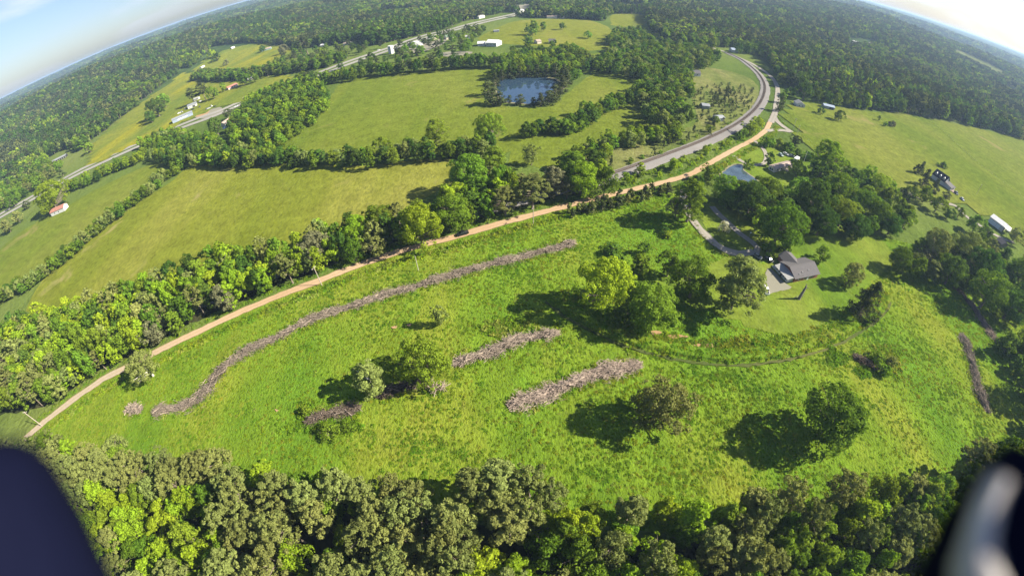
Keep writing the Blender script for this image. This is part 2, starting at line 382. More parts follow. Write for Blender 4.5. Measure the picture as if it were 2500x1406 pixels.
_sheet = [0.0]
def sheet(name, px_poly, mat, label, cat, jag=1.5, zoff=None, step=None):
    P = np.array(GL(px_poly)); P2, _ = resample(np.vstack([P, P[:1]]), step or max(2.0, np.hypot(*(P - P.mean(0)).T).mean() / 14)); P2 = P2[:-1]
    P2 = P2 + rng.normal(0, jag, P2.shape) * .6
    _sheet[0] += .004
    zo = (.03 + _sheet[0]) if zoff is None else zoff
    rmax = np.hypot(*P2.T).max()
    if rmax > 990:                               # drape over the hills
        s = 14.0; mn, mx_ = P2.min(0), P2.max(0); gx = np.arange(mn[0], mx_[0] + s, s); gy = np.arange(mn[1], mx_[1] + s, s)
        GX, GY = np.meshgrid(gx, gy, indexing='ij'); V = np.stack([GX, GY, tz(GX, GY) + .5], -1).reshape(-1, 3); ny = len(gy)
        I, J = np.meshgrid(np.arange(len(gx) - 1), np.arange(ny - 1), indexing='ij'); I = I.ravel(); J = J.ravel()
        ok = inpoly(gx[I] + s / 2, gy[J] + s / 2, P2); I, J = I[ok], J[ok]
        me = np_mesh(name, V, np.stack([I * ny + J, (I + 1) * ny + J, (I + 1) * ny + J + 1, I * ny + J + 1], 1), [mat])
    else:
        vs = [Vector((q[0], q[1], 0)) for q in P2]; tri = tessellate_polygon([vs])
        me = bpy.data.meshes.new(name); me.from_pydata([(v.x, v.y, zo) for v in vs], [], [tuple(x) for x in tri]); me.materials.append(mat)
        bm = bmesh.new(); bm.from_mesh(me)
        for f_ in bm.faces:
            if f_.normal.z < 0: f_.normal_flip()
        bm.to_mesh(me); bm.free()
    o = link_obj(name, me); tag(o, label, cat, kind='structure'); return o, P2

def ribbon(name, P, width, mat, label, cat, z=.12, step=4.0, wob=.25, parent=None, crown=0.0, kind='structure', world=False):
    P = np.array(P if world else GL(P)); Q, s = resample(P, step); d, n = normals2(Q)
    cs = np.array([-.5, -.4, 0, .4, .5]); V = []; UVs = []
    for i in range(len(Q)):
        wl = width + rng.normal(0, wob) * .5
        for c_ in cs:
            e = 1 if abs(c_) < .5 else (1 + rng.normal(0, wob) / width)
            q = Q[i] + n[i] * c_ * wl * e
            V.append((q[0], q[1], float(tz(q[0], q[1])) + z + .2 + crown * (1 - (2 * abs(c_)) ** 2)))
    k = len(cs); F = [(i * k + j, i * k + j + 1, (i + 1) * k + j + 1, (i + 1) * k + j) for i in range(len(Q) - 1) for j in range(k - 1)]
    F = [f[::-1] for f in F]
    me = bpy.data.meshes.new(name); me.from_pydata(V, [], F); me.materials.append(mat)
    uvl = me.uv_layers.new(name='UVMap'); uv = np.array([(s[vi // k] / 10, cs[vi % k] + .5) for f in F for vi in f], np.float32)
    uvl.data.foreach_set('uv', uv.ravel())
    bm = bmesh.new(); bm.from_mesh(me)
    for f_ in bm.faces:
        if f_.normal.z < 0: f_.normal_flip()
    bm.to_mesh(me); bm.free()
    o = link_obj(name, me, parent)
    if parent is None: tag(o, label, cat, kind=kind)
    return o, Q

GRAVEL_ = GRAVEL
# fields
NEAR = [(40, 1110), (120, 1022), (200, 962), (260, 922), (320, 893), (390, 856), (470, 817), (560, 775), (650, 736), (780, 686), (850, 658), (930, 630), (1010, 605), (1080, 587), (1130, 573), (1200, 553),
        (1300, 526), (1380, 505), (1440, 488), (1520, 470), (1600, 455), (1660, 480), (1690, 545), (1760, 620), (1850, 640), (1960, 575), (2060, 560), (2200, 590), (2330, 620), (2480, 660), (2650, 740), (2700, 1000), (2560, 1130), (2200, 1250), (1700, 1290), (1200, 1270), (800, 1220), (400, 1180)]
near_o, NEARP = sheet('meadow', NEAR, MG['near'], 'bright weedy meadow between the dirt road and the near wood', 'field')
HAY = [(60, 760), (100, 690), (190, 610), (300, 522), (420, 442), (470, 402), (620, 392), (760, 398), (860, 405), (960, 398), (1090, 385), (1120, 410), (1100, 450), (1000, 500), (930, 540), (800, 570), (650, 640), (400, 740), (220, 790)]
sheet('hay_field', HAY, MG['hay'], 'large open hay field behind the roadside tree belt', 'field')
sheet('hay_field', [(-80, 700), (0, 610), (60, 560), (150, 510), (240, 460), (385, 395), (410, 405), (300, 500), (180, 600), (60, 700), (-40, 760)], MG['pasture'], 'narrow pale pasture strip left of the diagonal hedge', 'field')
sheet('pasture', [(650, 370), (720, 300), (800, 240), (850, 190), (950, 180), (1210, 165), (1230, 195), (1180, 240), (1240, 262), (1340, 258), (1400, 215), (1470, 172), (1560, 188), (1545, 225), (1440, 270), (1350, 310), (1290, 330), (1250, 370), (1120, 380), (930, 375), (780, 372)], MG['pasture'], 'open green pasture around the tree-ringed pond', 'field')
sheet('pasture', [(1240, 400), (1260, 345), (1330, 310), (1420, 290), (1540, 255), (1600, 295), (1560, 335), (1430, 365), (1380, 400), (1330, 410)], MG['pasture'], 'small pasture between the two hedges beyond the belt', 'field')
sheet('scrub_field', [(1440, 430), (1430, 385), (1500, 355), (1620, 330), (1700, 300), (1690, 240), (1690, 170), (1760, 170), (1835, 195), (1855, 235), (1820, 295), (1700, 355), (1600, 392), (1510, 422)], MG['scrub'], 'scrubby plot of young evergreens inside the railway curve', 'field')
sheet('pasture', [(1900, 275), (1960, 255), (2100, 268), (2200, 280), (2350, 303), (2500, 342), (2700, 400), (2700, 640), (2500, 600), (2400, 520), (2330, 500), (2200, 470), (2100, 430), (2010, 385), (1930, 310)], MG['pasture'], 'wide right-hand pasture running up to the dark wood', 'field')
sheet('pasture', [(1165, 95), (1200, 75), (1250, 55), (1310, 48), (1420, 48), (1482, 66), (1500, 105), (1440, 125), (1330, 115), (1200, 105)], MG['hay'], 'far pasture with single trees beyond the pond', 'field')
sheet('pasture', [(1400, 170), (1410, 140), (1500, 130), (1520, 155), (1460, 172)], MG['pasture'], 'small clearing among the trees right of the pond', 'field')
sheet('pasture', [(1490, 62), (1498, 36), (1570, 38), (1578, 58), (1530, 66)], MG['hay'], 'small far clearing above the railway wood', 'field')
sheet('flower_field', [(215, 375), (240, 340), (330, 262), (420, 200), (450, 180), (530, 182), (640, 186), (720, 190), (640, 232), (540, 262), (430, 308), (330, 352), (230, 400)], MG['yellow'], 'yellowish field above the highway on the left', 'field')
sheet('flower_field', [(470, 172), (520, 135), (600, 110), (690, 108), (720, 125), (700, 155), (640, 172), (560, 186), (490, 182)], MG['yellow'], 'yellow flowering field beside the far driveway', 'field')
sheet('pasture', [(895, 38), (905, 28), (1062, 18), (1065, 24), (960, 34)], MG['hay'], 'far strip of pale field in front of the pine stand', 'field')
sheet('pasture', [(1700, 10), (1800, 3), (1880, 18), (1870, 30), (1790, 15)], MG['hay'], 'pale far field beyond the woods at the top', 'field')
sheet('pasture', [(1488, 22), (1500, 12), (1570, 14), (1642, 24), (1560, 29)], MG['hay'], 'pale strip of field far up the valley', 'field')
sheet('pasture', [(2320, 118), (2350, 126), (2462, 180), (2440, 190), (2328, 134)], MG['scrub'], 'brownish clearing on the far right slope', 'field')
sheet('pasture', [(2430, 204), (2470, 213), (2494, 232), (2470, 242), (2434, 223)], MG['hay'], 'small bright clearing at the right edge of the woods', 'field')
sheet('gravel_pad', [(984, 128), (1000, 113), (1030, 106), (1066, 96), (1090, 98), (1075, 112), (1022, 130)], GRAVEL_, 'pale paved lots of the highway village', 'parking pad', .8, .4)
sheet('bare_soil', [(1062, 136), (1090, 128), (1145, 127), (1150, 132), (1110, 140)], GRAVEL_, 'dry pale field behind the village trees', 'soil', .8, .42)
sheet('gravel_pad', [(1260, 36), (1272, 14), (1292, 14), (1288, 38)], GRAVEL_, 'pale lots far up the highway', 'parking pad', .8, .4)
sheet('lawn', [(1745, 640), (1800, 612), (1870, 640), (1960, 572), (2060, 558), (2160, 592), (2180, 640), (2120, 700), (2080, 745), (2010, 812), (1900, 815), (1790, 780), (1640, 730), (1620, 660)], MG['lawn'], 'mown lawn around the brick house', 'lawn')
sheet('lawn', [(1705, 530), (1740, 495), (1800, 520), (1900, 560), (1930, 600), (1860, 625), (1800, 605), (1740, 570)], MG['lawn'], 'mown lawn inside the loop driveway', 'lawn')
sheet('lawn', [(1770, 390), (1810, 358), (1880, 340), (1960, 375), (2000, 420), (1960, 450), (1850, 450), (1790, 410)], MG['lawn'], 'mown lawn around the beige mobile home', 'lawn')
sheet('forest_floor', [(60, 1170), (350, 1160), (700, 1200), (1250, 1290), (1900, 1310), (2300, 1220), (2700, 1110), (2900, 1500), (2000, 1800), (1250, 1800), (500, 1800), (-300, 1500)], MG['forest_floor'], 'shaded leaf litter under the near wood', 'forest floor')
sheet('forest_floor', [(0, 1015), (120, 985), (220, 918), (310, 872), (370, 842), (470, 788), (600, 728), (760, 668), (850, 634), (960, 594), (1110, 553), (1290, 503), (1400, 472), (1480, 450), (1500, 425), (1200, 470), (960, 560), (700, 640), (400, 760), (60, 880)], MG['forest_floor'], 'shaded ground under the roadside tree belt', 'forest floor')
for i, (x, y, a, b_, lb) in enumerate([(962, 800, 14, 4, 'bare soil patch in the meadow near the thin sapling'), (1650, 822, 30, 6, 'bare soil patch below the embankment trees'), (1715, 845, 34, 7, 'longest bare soil patch along the embankment'), (1600, 812, 16, 6, 'small bare soil patch at the foot of the dark tree'), (676, 1002, 8, 5, 'small bare soil spot left of the shaded brush pile'), (1000, 795, 9, 4, 'small bare soil spot under the thin sapling')]):
    sheet('bare_soil', [(x + a * math.cos(q) * random.uniform(.5, 1.1), y + b_ * math.sin(q) * random.uniform(.5, 1.1)) for q in np.linspace(0, 2 * math.pi, 11)[:-1]], SOIL, lb, 'soil', .25, .26, 1.2)

# water
m, t, out = newmat('pond_water')
b = N(t, 'ShaderNodeBsdfPrincipled'); b.inputs['Base Color'].default_value = (.022, .044, .075, 1); b.inputs['Roughness'].default_value = .03; b.inputs['Specular IOR Level'].default_value = 1.0; b.inputs['IOR'].default_value = 1.6
f = noise(t, N(t, 'ShaderNodeNewGeometry').outputs['Position'], .5, 3); bp = N(t, 'ShaderNodeBump'); bp.inputs['Strength'].default_value = .03; bp.inputs['Distance'].default_value = .05
t.links.new(f, bp.inputs['Height']); t.links.new(bp.outputs['Normal'], b.inputs['Normal']); t.links.new(b.outputs['BSDF'], out.inputs['Surface']); WATER = m
MUD = simple('pond_mud', (.16, .15, .08), .8, .3, .3)
POND = [(1212, 205), (1222, 192), (1260, 190), (1310, 190), (1352, 194), (1366, 208), (1356, 228), (1330, 245), (1300, 254), (1255, 252), (1226, 245), (1214, 225)]
def grow(Pp, k):
    c_ = np.mean(Pp, axis=0); return [tuple(c_ + (np.array(q) - c_) * k) for q in Pp]
sheet('pond_bank', grow(POND, 1.07), MUD, 'muddy bank around the large pond', 'bank', .8, .25)
sheet('pond', POND, WATER, 'dark pond reflecting blue sky ringed by evergreens', 'pond', .6, .28)
POND2 = [(1752, 438), (1768, 420), (1788, 406), (1812, 404), (1814, 416), (1832, 430), (1852, 445), (1838, 450), (1812, 440), (1790, 446), (1765, 446)]
sheet('pond_bank', grow(POND2, 1.12), MUD, 'grassy mud rim of the small pond', 'bank', .4, .25)
WATER2 = simple('murky_pond_water', (.045, .068, .080), .05, .3, .15, 1.0)
sheet('pond', POND2, WATER2, 'small pond below the beige mobile home', 'pond', .3, .28)

# roads
RD = [(58, 1075), (120, 1022), (200, 962), (260, 922), (320, 893), (390, 856), (470, 817), (560, 775), (650, 736), (720, 708), (780, 686), (850, 658), (930, 630), (1010, 605), (1080, 587), (1130, 574), (1200, 553), (1300, 526), (1380, 505), (1440, 489), (1520, 470), (1600, 451), (1650, 438), (1690, 424), (1725, 404), (1760, 384), (1800, 362), (1840, 341), (1868, 320), (1880, 300), (1888, 280)]
_, ROADQ = ribbon('dirt_road', [(-60, 1200), (0, 1130)] + RD, 4.0, DIRT, 'orange dirt road between the tree belt and the meadow', 'road', .11, 2.5, .35)
ribbon('road', [(1882, 300), (1892, 276), (1895, 255), (1898, 235), (1897, 212), (1884, 190), (1862, 172), (1835, 156), (1800, 140), (1765, 126), (1740, 118)], 5.5, GRAVEL, 'grey road climbing beside the railway curve', 'road', .13)
ribbon('road', [(1889, 282), (1896, 296), (1911, 309), (1940, 328), (1965, 345), (1988, 363), (2020, 385), (2060, 404), (2098, 424), (2140, 442), (2187, 460), (2244, 483), (2290, 496)], 5.0, GRAVEL, 'grey lane branching right from the triangle junction', 'road', .125)
ribbon('road', [(1872, 320), (1890, 319), (1910, 319), (1930, 323)], 5.0, GRAVEL, 'short link closing the triangle junction', 'road', .115)
ribbon('driveway', [(2290, 496), (2330, 502), (2360, 530), (2400, 556), (2440, 580), (2475, 592)], 4.0, GRAVEL, 'gravel drive to the white metal building', 'driveway', .12)
ribbon('driveway', [(1668, 465), (1672, 500), (1690, 535), (1705, 556), (1730, 582), (1755, 603), (1780, 615), (1810, 620), (1840, 616)], 4.2, GRAVEL, 'pale drive curving to the brick house', 'driveway', .13)
ribbon('driveway', [(1738, 505), (1752, 522), (1775, 543), (1800, 566), (1825, 585), (1848, 604), (1846, 618)], 3.6, GRAVEL, 'shaded inner drive under the big trees', 'driveway', .12)
ribbon('driveway', [(1842, 345), (1858, 358), (1869, 375), (1870, 392), (1860, 402), (1838, 404), (1815, 397), (1790, 382)], 3.2, GRAVEL, 'small curved drive looping before the mobile home', 'driveway', .12)
ribbon('driveway', [(490, 168), (520, 160), (560, 149), (600, 134), (625, 119), (660, 113), (700, 110), (760, 105)], 4.0, DIRT_PALE, 'thin pale drive across the far yellow field', 'driveway', .3)
sheet('gravel_pad', [(1868, 668), (1880, 655), (1915, 690), (1932, 704), (1900, 712), (1866, 716)], GRAVEL, 'gravel parking pad beside the brick house', 'parking pad', .2, .27, 1.5)
sheet('gravel_pad', [(430, 276), (480, 240), (520, 252), (545, 272), (500, 290), (470, 285)], GRAVEL, 'gravel yard around the roadside business', 'parking pad', .5, .3)
sheet('bare_soil', [(470, 280), (495, 270), (512, 272), (498, 284), (476, 286)], SOIL, 'orange soil patch beside the long metal building', 'soil', .5, .34)
HW = [(-60, 560), (14, 516), (81, 479), (174, 427), (205, 411), (241, 394), (335, 352), (408, 320), (490, 287), (540, 270), (610, 239), (690, 211), (763, 184), (831, 158), (880, 141), (958, 115), (983, 105), (1045, 85), (1092, 75), (1145, 60), (1200, 47), (1255, 35), (1290, 25)]
_, HQ = ribbon('highway', HW, 10.5, ASPH, 'far carriageway of the divided highway', 'highway', .22, 8.0, .1)
d_, n_ = normals2(HQ)
off = HQ - n_ * 17.0
if np.hypot(*off[len(off) // 2]) > np.hypot(*HQ[len(HQ) // 2]): off = HQ + n_ * 17.0
ribbon('highway', off[::6], 10.5, ASPH, 'near carriageway of the divided highway', 'highway', .20, 8.0, .1, world=True)

# railway
RW = [(300, 830), (360, 802), (470, 752), (600, 700), (760, 640), (960, 578), (1140, 528), (1300, 486), (1400, 460), (1510, 428), (1560, 410), (1630, 384), (1700, 357), (1760, 330), (1808, 303), (1846, 270), (1864, 240), (1868, 212), (1857, 188), (1838, 168), (1808, 146), (1770, 128)]
RWQ, _ = resample(np.array(GL(RW)), 3.0)
_nh = len(resample(np.array(GL(RW[:9])), 3.0)[0])
ribbon('railway_bed', RWQ[:_nh:3], 6.0, BALLAST, 'railway bed glimpsed under the roadside tree belt', 'railway', .17, 4.0, .5, crown=.3, world=True)
rw, _ = ribbon('railway_track', RWQ[_nh - 3::3], 10.5, BALLAST, 'railway on grey ballast curving round the scrubby plot', 'railway', .18, 4.0, .5, crown=.30, world=True)
d_, n_ = normals2(RWQ)
mbs = MB()
for off_ in (1.0,):
    _k = np.concatenate([np.linspace(0, 3.0, _nh), np.linspace(3.0, -.6, len(RWQ) - _nh)])[:, None]
    RQ, _ = resample((RWQ + n_ * _k)[::4], .75)
    dd, nn = normals2(RQ)
    for i in range(0, len(RQ)):
        mbs.box((RQ[i][0], RQ[i][1], .80), (.26, 2.6, .14), math.atan2(dd[i][1], dd[i][0]))
    for g_ in (.75, -.75):
        mr_ = MB(); q = RQ + nn * g_; V = []; 
        for i in range(len(q)):
            for s_ in (-.07, .07):
                for z_ in (.87, 1.02): V.append((q[i][0] + nn[i][0] * s_, q[i][1] + nn[i][1] * s_, z_))
        F = []
        for i in range(len(q) - 1):
            a = i * 4; b_ = a + 4; F += [(a + 1, b_ + 1, b_ + 3, a + 3), (a, a + 1, b_ + 1, b_), (a + 2, b_ + 2, b_ + 3, a + 3)]
        mr_.add(V, F); mr_.obj('rail', RAILM, rw)
so = mbs.obj('sleepers', SLEEP, rw); so['kind'] = 'stuff'

# ------------------------------------------------------------------ trees: prototypes
def unit(n, r_): 
    d = r_.normal(size=(n, 3)); return d / np.linalg.norm(d, axis=1)[:, None]
def leaf_quads(C, Nn, size, r_, asp=1.0):
    """one leaf spray per row: centre, facing direction, size"""
    a = np.cross(Nn, unit(len(C), r_)); a /= np.maximum(np.linalg.norm(a, axis=1), 1e-6)[:, None]; b = np.cross(Nn, a)
    s = size[:, None]
    v = np.stack([C - a * s * .5 * asp, C - b * s * .42 + Nn * s * .1, C + a * s * .5 * asp, C + b * s * .42 - Nn * s * .1], 1)
    return v.reshape(-1, 3)
def profile(kind, t):
    if kind == 'round': return np.sqrt(np.clip(1 - ((t - .45) / .58) ** 2, 0, 1))
    if kind == 'oval': return np.sqrt(np.clip(1 - ((t - .40) / .62) ** 2, 0, 1)) * .92
    if kind == 'spread': return np.clip(np.sqrt(np.clip(1 - ((t - .35) / .66) ** 2, 0, 1)), 0, 1)
    if kind == 'cone': return np.clip(1.05 - t, 0, 1) ** .8
    if kind == 'column': return np.clip(1 - np.abs(t - .35) * .9, .1, 1) * np.sqrt(np.clip((1.03 - t) * 4, 0, 1))
    return np.ones_like(t)
def crown_mesh(name, H, Rr, base, nl, lr, nq, qs, seed, prof, mats, flat=.85, loose=.5, asp=1.0, trunk=None, gap=.0):
    r_ = np.random.default_rng(seed)
    t = (np.arange(nl) + r_.random(nl)) / nl; t = t ** .9
    rad = profile(prof, t) * Rr
    ang = np.arange(nl) * 2.399 + r_.normal(0, .5, nl)
    u = np.where(r_.random(nl) < .75, r_.uniform(.62, 1.0, nl), r_.uniform(.1, .6, nl))
    lobes = lr * Rr * r_.choice([.55, .75, 1.0, 1.3], nl, p=[.3, .3, .25, .15]) * r_.uniform(.85, 1.15, nl) * np.clip(.55 + .6 * profile(prof, t), .45, 1.1)
    rr_ = np.maximum(rad * u - lobes * .35, 0)
    skew = 1 + .20 * np.sin(ang * 1 + r_.random() * 6) + .14 * np.sin(2 * ang + r_.random() * 6) + .10 * np.sin(3 * ang + t * 9 + r_.random() * 6) + r_.normal(0, .10, nl)
    C = np.stack([np.cos(ang) * rr_ * skew, np.sin(ang) * rr_ * skew, base + t * (H - base - lobes * .5)], 1)
    idx = r_.choice(nl, nq, p=lobes ** 2 / (lobes ** 2).sum())
    d = unit(nq, r_); d[:, 2] += .28
    out = C[idx].copy(); out[:, 2] -= base + (H - base) * .4; out /= np.maximum(np.linalg.norm(out, axis=1), .1)[:, None]
    d = d + out * .45; d /= np.linalg.norm(d, axis=1)[:, None]
    depth = np.where(r_.random(nq) < .8, r_.uniform(.82, 1.05, nq), r_.uniform(.3, .8, nq))
    P = C[idx] + d * (lobes[idx] * depth)[:, None] * np.array([1, 1, flat])
    nn = d + unit(nq, r_) * loose; nn /= np.linalg.norm(nn, axis=1)[:, None]
    V = leaf_quads(P, nn, qs * r_.uniform(.6, 1.4, nq), r_, asp)
    Fq = np.arange(nq * 4).reshape(-1, 4); mi = np.zeros(nq, np.int32)
    if trunk is not None:                                   # a far tree: trunk in the same mesh
        k = 4; a = np.arange(k) * 2 * np.pi / k; tr = .05 * Rr + .12
        tv = np.vstack([np.stack([np.cos(a) * tr, np.sin(a) * tr, np.zeros(k)], 1), np.stack([np.cos(a) * tr * .5, np.sin(a) * tr * .5, np.full(k, base + .4 * (H - base))], 1)])
        tf = np.array([[i, (i + 1) % k, (i + 1) % k + k, i + k] for i in range(k)]) + len(V)
        V = np.vstack([V, tv]); Fq = np.vstack([Fq, tf]); mi = np.concatenate([mi, np.ones(k, np.int32)]); mats = [mats[0], trunk]
    return np_mesh(name, V, Fq, mats, mi), C
def trunk_mesh(name, H, Rr, base, C, seed, mat, fork=False, thick=1.0):
    r_ = random.Random(seed); mb = MB(); tr = (.045 * Rr + .10) * thick
    pts = [(0, 0, -.2)]; x = y = 0
    for k in range(1, 6):
        x += r_.uniform(-.12, .12); y += r_.uniform(-.12, .12); pts.append((x, y, H * .8 * k / 5))
    mb.tube(pts, [tr * 1.35] + [tr * (1 - .17 * k) for k in range(1, 6)], 6)
    order = sorted(range(len(C)), key=lambda i: -(C[i][0] ** 2 + C[i][1] ** 2))[:9]
    for i in order:
        c_ = C[i]; z0 = max(base * .7, min(c_[2] - np.hypot(c_[0], c_[1]) * .6, H * .6)); f = z0 / (H * .8)
        mid = (c_[0] * .5, c_[1] * .5, z0 + (c_[2] - z0) * .55)
        mb.tube([(x * f, y * f, z0), mid, tuple(c_)], [tr * .5, tr * .32, tr * .1], 4)
    return mb.mesh(name, mat)

# (height, radius, base) of the prototype; scaled to each tree
PROTO = {}
def build_protos():
    spec = {
        'broadleaf_tree': [('round', 13, 5, 2.2, 46, .30), ('oval', 15, 4.4, 2.6, 52, .28), ('spread', 11, 5.6, 2.4, 44, .27), ('oval', 17, 4.2, 3.2, 58, .26)],
        'pine_tree': [('oval', 19, 4.6, 6.5, 60, .21), ('round', 17, 5.0, 6.0, 56, .20), ('oval', 20, 4.0, 7.5, 54, .22)],
        'cedar_tree': [('column', 9, 2.6, .5, 34, .34), ('cone', 9, 2.7, .4, 36, .32)],
        'shrub': [('round', 3.2, 2.2, .1, 20, .42), ('spread', 2.6, 2.5, .1, 18, .42)],
    }
    sd = 100
    for kind, L_ in spec.items():
        for vi, (pf, H, Rr, base, nl, lr) in enumerate(L_):
            for lod, (fl, nq, qs) in {'huge': (2.4, 8500, .36), 'hi': (1.35, 3900, .50), 'mid': (.8, 1150, .88), 'low': (.36, 210, 1.9)}.items():
                sd += 1
                k = {'broadleaf_tree': 1, 'pine_tree': 1.15, 'cedar_tree': .6, 'shrub': .36}[kind]; qk = {'broadleaf_tree': 1, 'pine_tree': .80, 'cedar_tree': .62, 'shrub': .62}[kind]
                me_, C = crown_mesh(kind + '_crown', H, Rr, base, max(9, int(nl * fl)), lr / fl ** .33, int(nq * k), qs * qk, sd, pf, [LEAF['mid']],
                                    flat=.62 if kind == 'pine_tree' else .85, loose=.8 if kind == 'pine_tree' else .5, asp=1.3 if kind == 'pine_tree' else 1.0, trunk=BARK if lod == 'low' else None)
                tm = trunk_mesh(kind + '_trunk', H, Rr, base, C, sd, BARK) if lod != 'low' else None
                PROTO[(kind, vi, lod)] = (me_, tm, H, Rr)
build_protos()
NV = {'broadleaf_tree': 4, 'pine_tree': 3, 'cedar_tree': 2, 'shrub': 2}

TREES = []          # dicts: x y r h kind cls region label
OCC = []
def add_tree(x, y, r_, h, kind, cls, region=None, label=None, bark=None, dens=None):
    TREES.append(dict(x=x, y=y, r=r_, h=h, kind=kind, cls=cls, region=region, label=label, bark=bark, dens=dens))
def T(px, py, wpx, kind, cls, asp, label, bark=None):
    """a tree whose crown is centred on a pixel of the photo and is wpx wide there; asp = height / width"""
    h = 10.0
    for _ in range(4):
        zc = h * (.55 if kind != 'pine_tree' else .68)
        x, y = G(px, py, zc); _a, _b, dist, tang = project(x, y, zc); wd = wpx * dist / tang; h = wd * asp
    add_tree(x, y, wd / 2, h, kind, cls, None, label, bark)

B, P_, CE, SH = 'broadleaf_tree', 'pine_tree', 'cedar_tree', 'shrub'
# meadow and house trees
T(1488, 690, 140, B, 'bright', 1.05, 'bright green broadleaf tree left of the brick house, tallest of its pair')
T(1590, 752, 138, B, 'mid', .85, 'dense low green tree overhanging the embankment in the meadow centre')
T(1530, 760, 75, B, 'dark', .8, 'dark shaded tree between the bright tree and the embankment')
T(1698, 680, 122, B, 'mid', .95, 'mid green tree left of the pale willow-like tree')
T(1810, 692, 140, B, 'pale', 1.12, 'tall pale silvery green tree beside the gravel parking pad')
T(1636, 645, 58, B, 'mid', 1.3, 'slim green tree standing behind the two meadow trees, nearest the lawn')
T(1567, 645, 54, B, 'mid', 1.15, 'small green tree just behind the bright meadow tree')
T(1578, 605, 32, B, 'mid', 1.1, 'little green tree at the lawn edge below the road')
T(1497, 608, 52, SH, 'dark', .5, 'flat dark green bush alone in the upper meadow')
T(1632, 572, 22, SH, 'mid', .8, 'small round bush below the tall tree by the road bend')
T(1622, 560, 30, SH, 'dark', .5, 'low dark bush beside the small round bush in the meadow')
T(1690, 488, 88, B, 'mid', 1.35, 'tall full green tree where the drive leaves the dirt road')
T(1654, 505, 42, B, 'brown', 1.3, 'thin half bare brownish tree beside the drive entrance')
T(1069, 768, 36, B, 'pale', 1.9, 'thin pale sapling casting a dark shadow in the meadow')
T(1040, 885, 132, B, 'mid', 1.05, 'large green tree in the middle of the broken brush rows')
T(902, 925, 92, B, 'pale', 1.15, 'paler leaning tree with bare trunk beside the shaded brush pile', BARKW)
T(348, 890, 84, B, 'pale', 1.0, 'pale rounded tree leaning over the gravel road', BARKW)
T(2142, 872, 48, SH, 'mid', .6, 'leafy bush behind the dark brush heap on the right slope')
T(2164, 902, 44, SH, 'mid', .6, 'leafy bush at the lower end of the dark brush heap')
T(2178, 880, 34, SH, 'pale', .6, 'paler bush right of the dark brush heap on the slope')
T(800, 1048, 62, SH, 'mid', .45, 'low leafy bush in front of the shaded brush pile')
T(842, 1040, 44, SH, 'mid', .5, 'second leafy bush in front of the shaded brush pile')
T(742, 1002, 28, SH, 'mid', .8, 'small bush at the left tip of the shaded brush pile')
T(280, 1092, 72, B, 'pale', .9, 'round pale yellow-green tree at the left corner of the meadow')
T(1610, 985, 150, B, 'olive', .95, 'big olive bushy tree at the end of the lowest brush row')
T(2040, 1020, 175, B, 'mid', .95, 'broad deep green tree with long shadow on the right slope')
T(2122, 725, 92, CE, 'cedar', 1.2, 'leaning dark evergreen on the lawn edge by the ditch')
T(2083, 668, 66, B, 'olive', .95, 'rounded olive tree on the lawn right of the brick house')
T(2012, 620, 42, B, 'mid', .9, 'small round lawn tree behind the brick house')
T(1920, 604, 30, SH, 'dark', .8, 'dark bush under the big trees behind the brick house')
T(1882, 603, 44, SH, 'mid', .8, 'leafy bush beside the shaded drive turn')
T(1772, 553, 26, SH, 'white', 1.1, 'white blossoming shrub in the loop of the drive')
for x, y, w_, k, c_, a_, lb in [(1022, 545, 112, B, 'bright', 1.05, 'brightest yellow-green tree of the roadside belt, left of the black pickup'), (1105, 520, 92, B, 'mid', 1.1, 'full green roadside tree just above the black pickup'), (1155, 425, 104, B, 'mid', 1.05, 'broad green tree at the field side of the belt above the pickup'), (1212, 395, 78, B, 'mid', 1.1, 'tall green tree rising where the belt meets the field hedge'), (1232, 480, 74, P_, 'olive', 1.1, 'olive tree of the belt between pickup and utility pole'),
                         (1300, 455, 88, P_, 'olive', 1.1, 'rounded olive tree of the belt behind the utility pole'), (1352, 445, 74, B, 'brown', 1.15, 'greyish thin tree of the belt right of the utility pole'), (1428, 440, 76, B, 'bright', 1.3, 'bright upright tree at the right end of the roadside belt'), (1478, 440, 62, B, 'mid', 1.3, 'last green tree of the belt before the railway shows'), (1400, 405, 78, B, 'mid', 1.1, 'green tree behind the bright upright one beyond the rails'), (1450, 395, 66, B, 'dark', 1.1, 'dark tree beyond the rails at the belt end'),
                         (925, 545, 92, B, 'mid', 1.0, 'domed green tree of the belt where the rails peep out'), (870, 560, 84, B, 'bright', 1.0, 'bright domed tree in the middle of the roadside belt'), (915, 600, 62, P_, 'olive', 1.0, 'olive rounded tree beside the rails peeping out'), (770, 600, 84, B, 'brown', 1.0, 'thin greyish tree in the middle of the roadside belt'), (725, 635, 44, B, 'bright', 1.9, 'narrow bright spire-like tree at the roadside'), (672, 640, 46, B, 'bright', 1.9, 'second narrow bright spire-like tree at the roadside'), (860, 610, 66, B, 'mid', 1.0, 'dark-footed green tree at the roadside left of the rails')]:
    T(x, y, w_, k, c_, a_, lb)
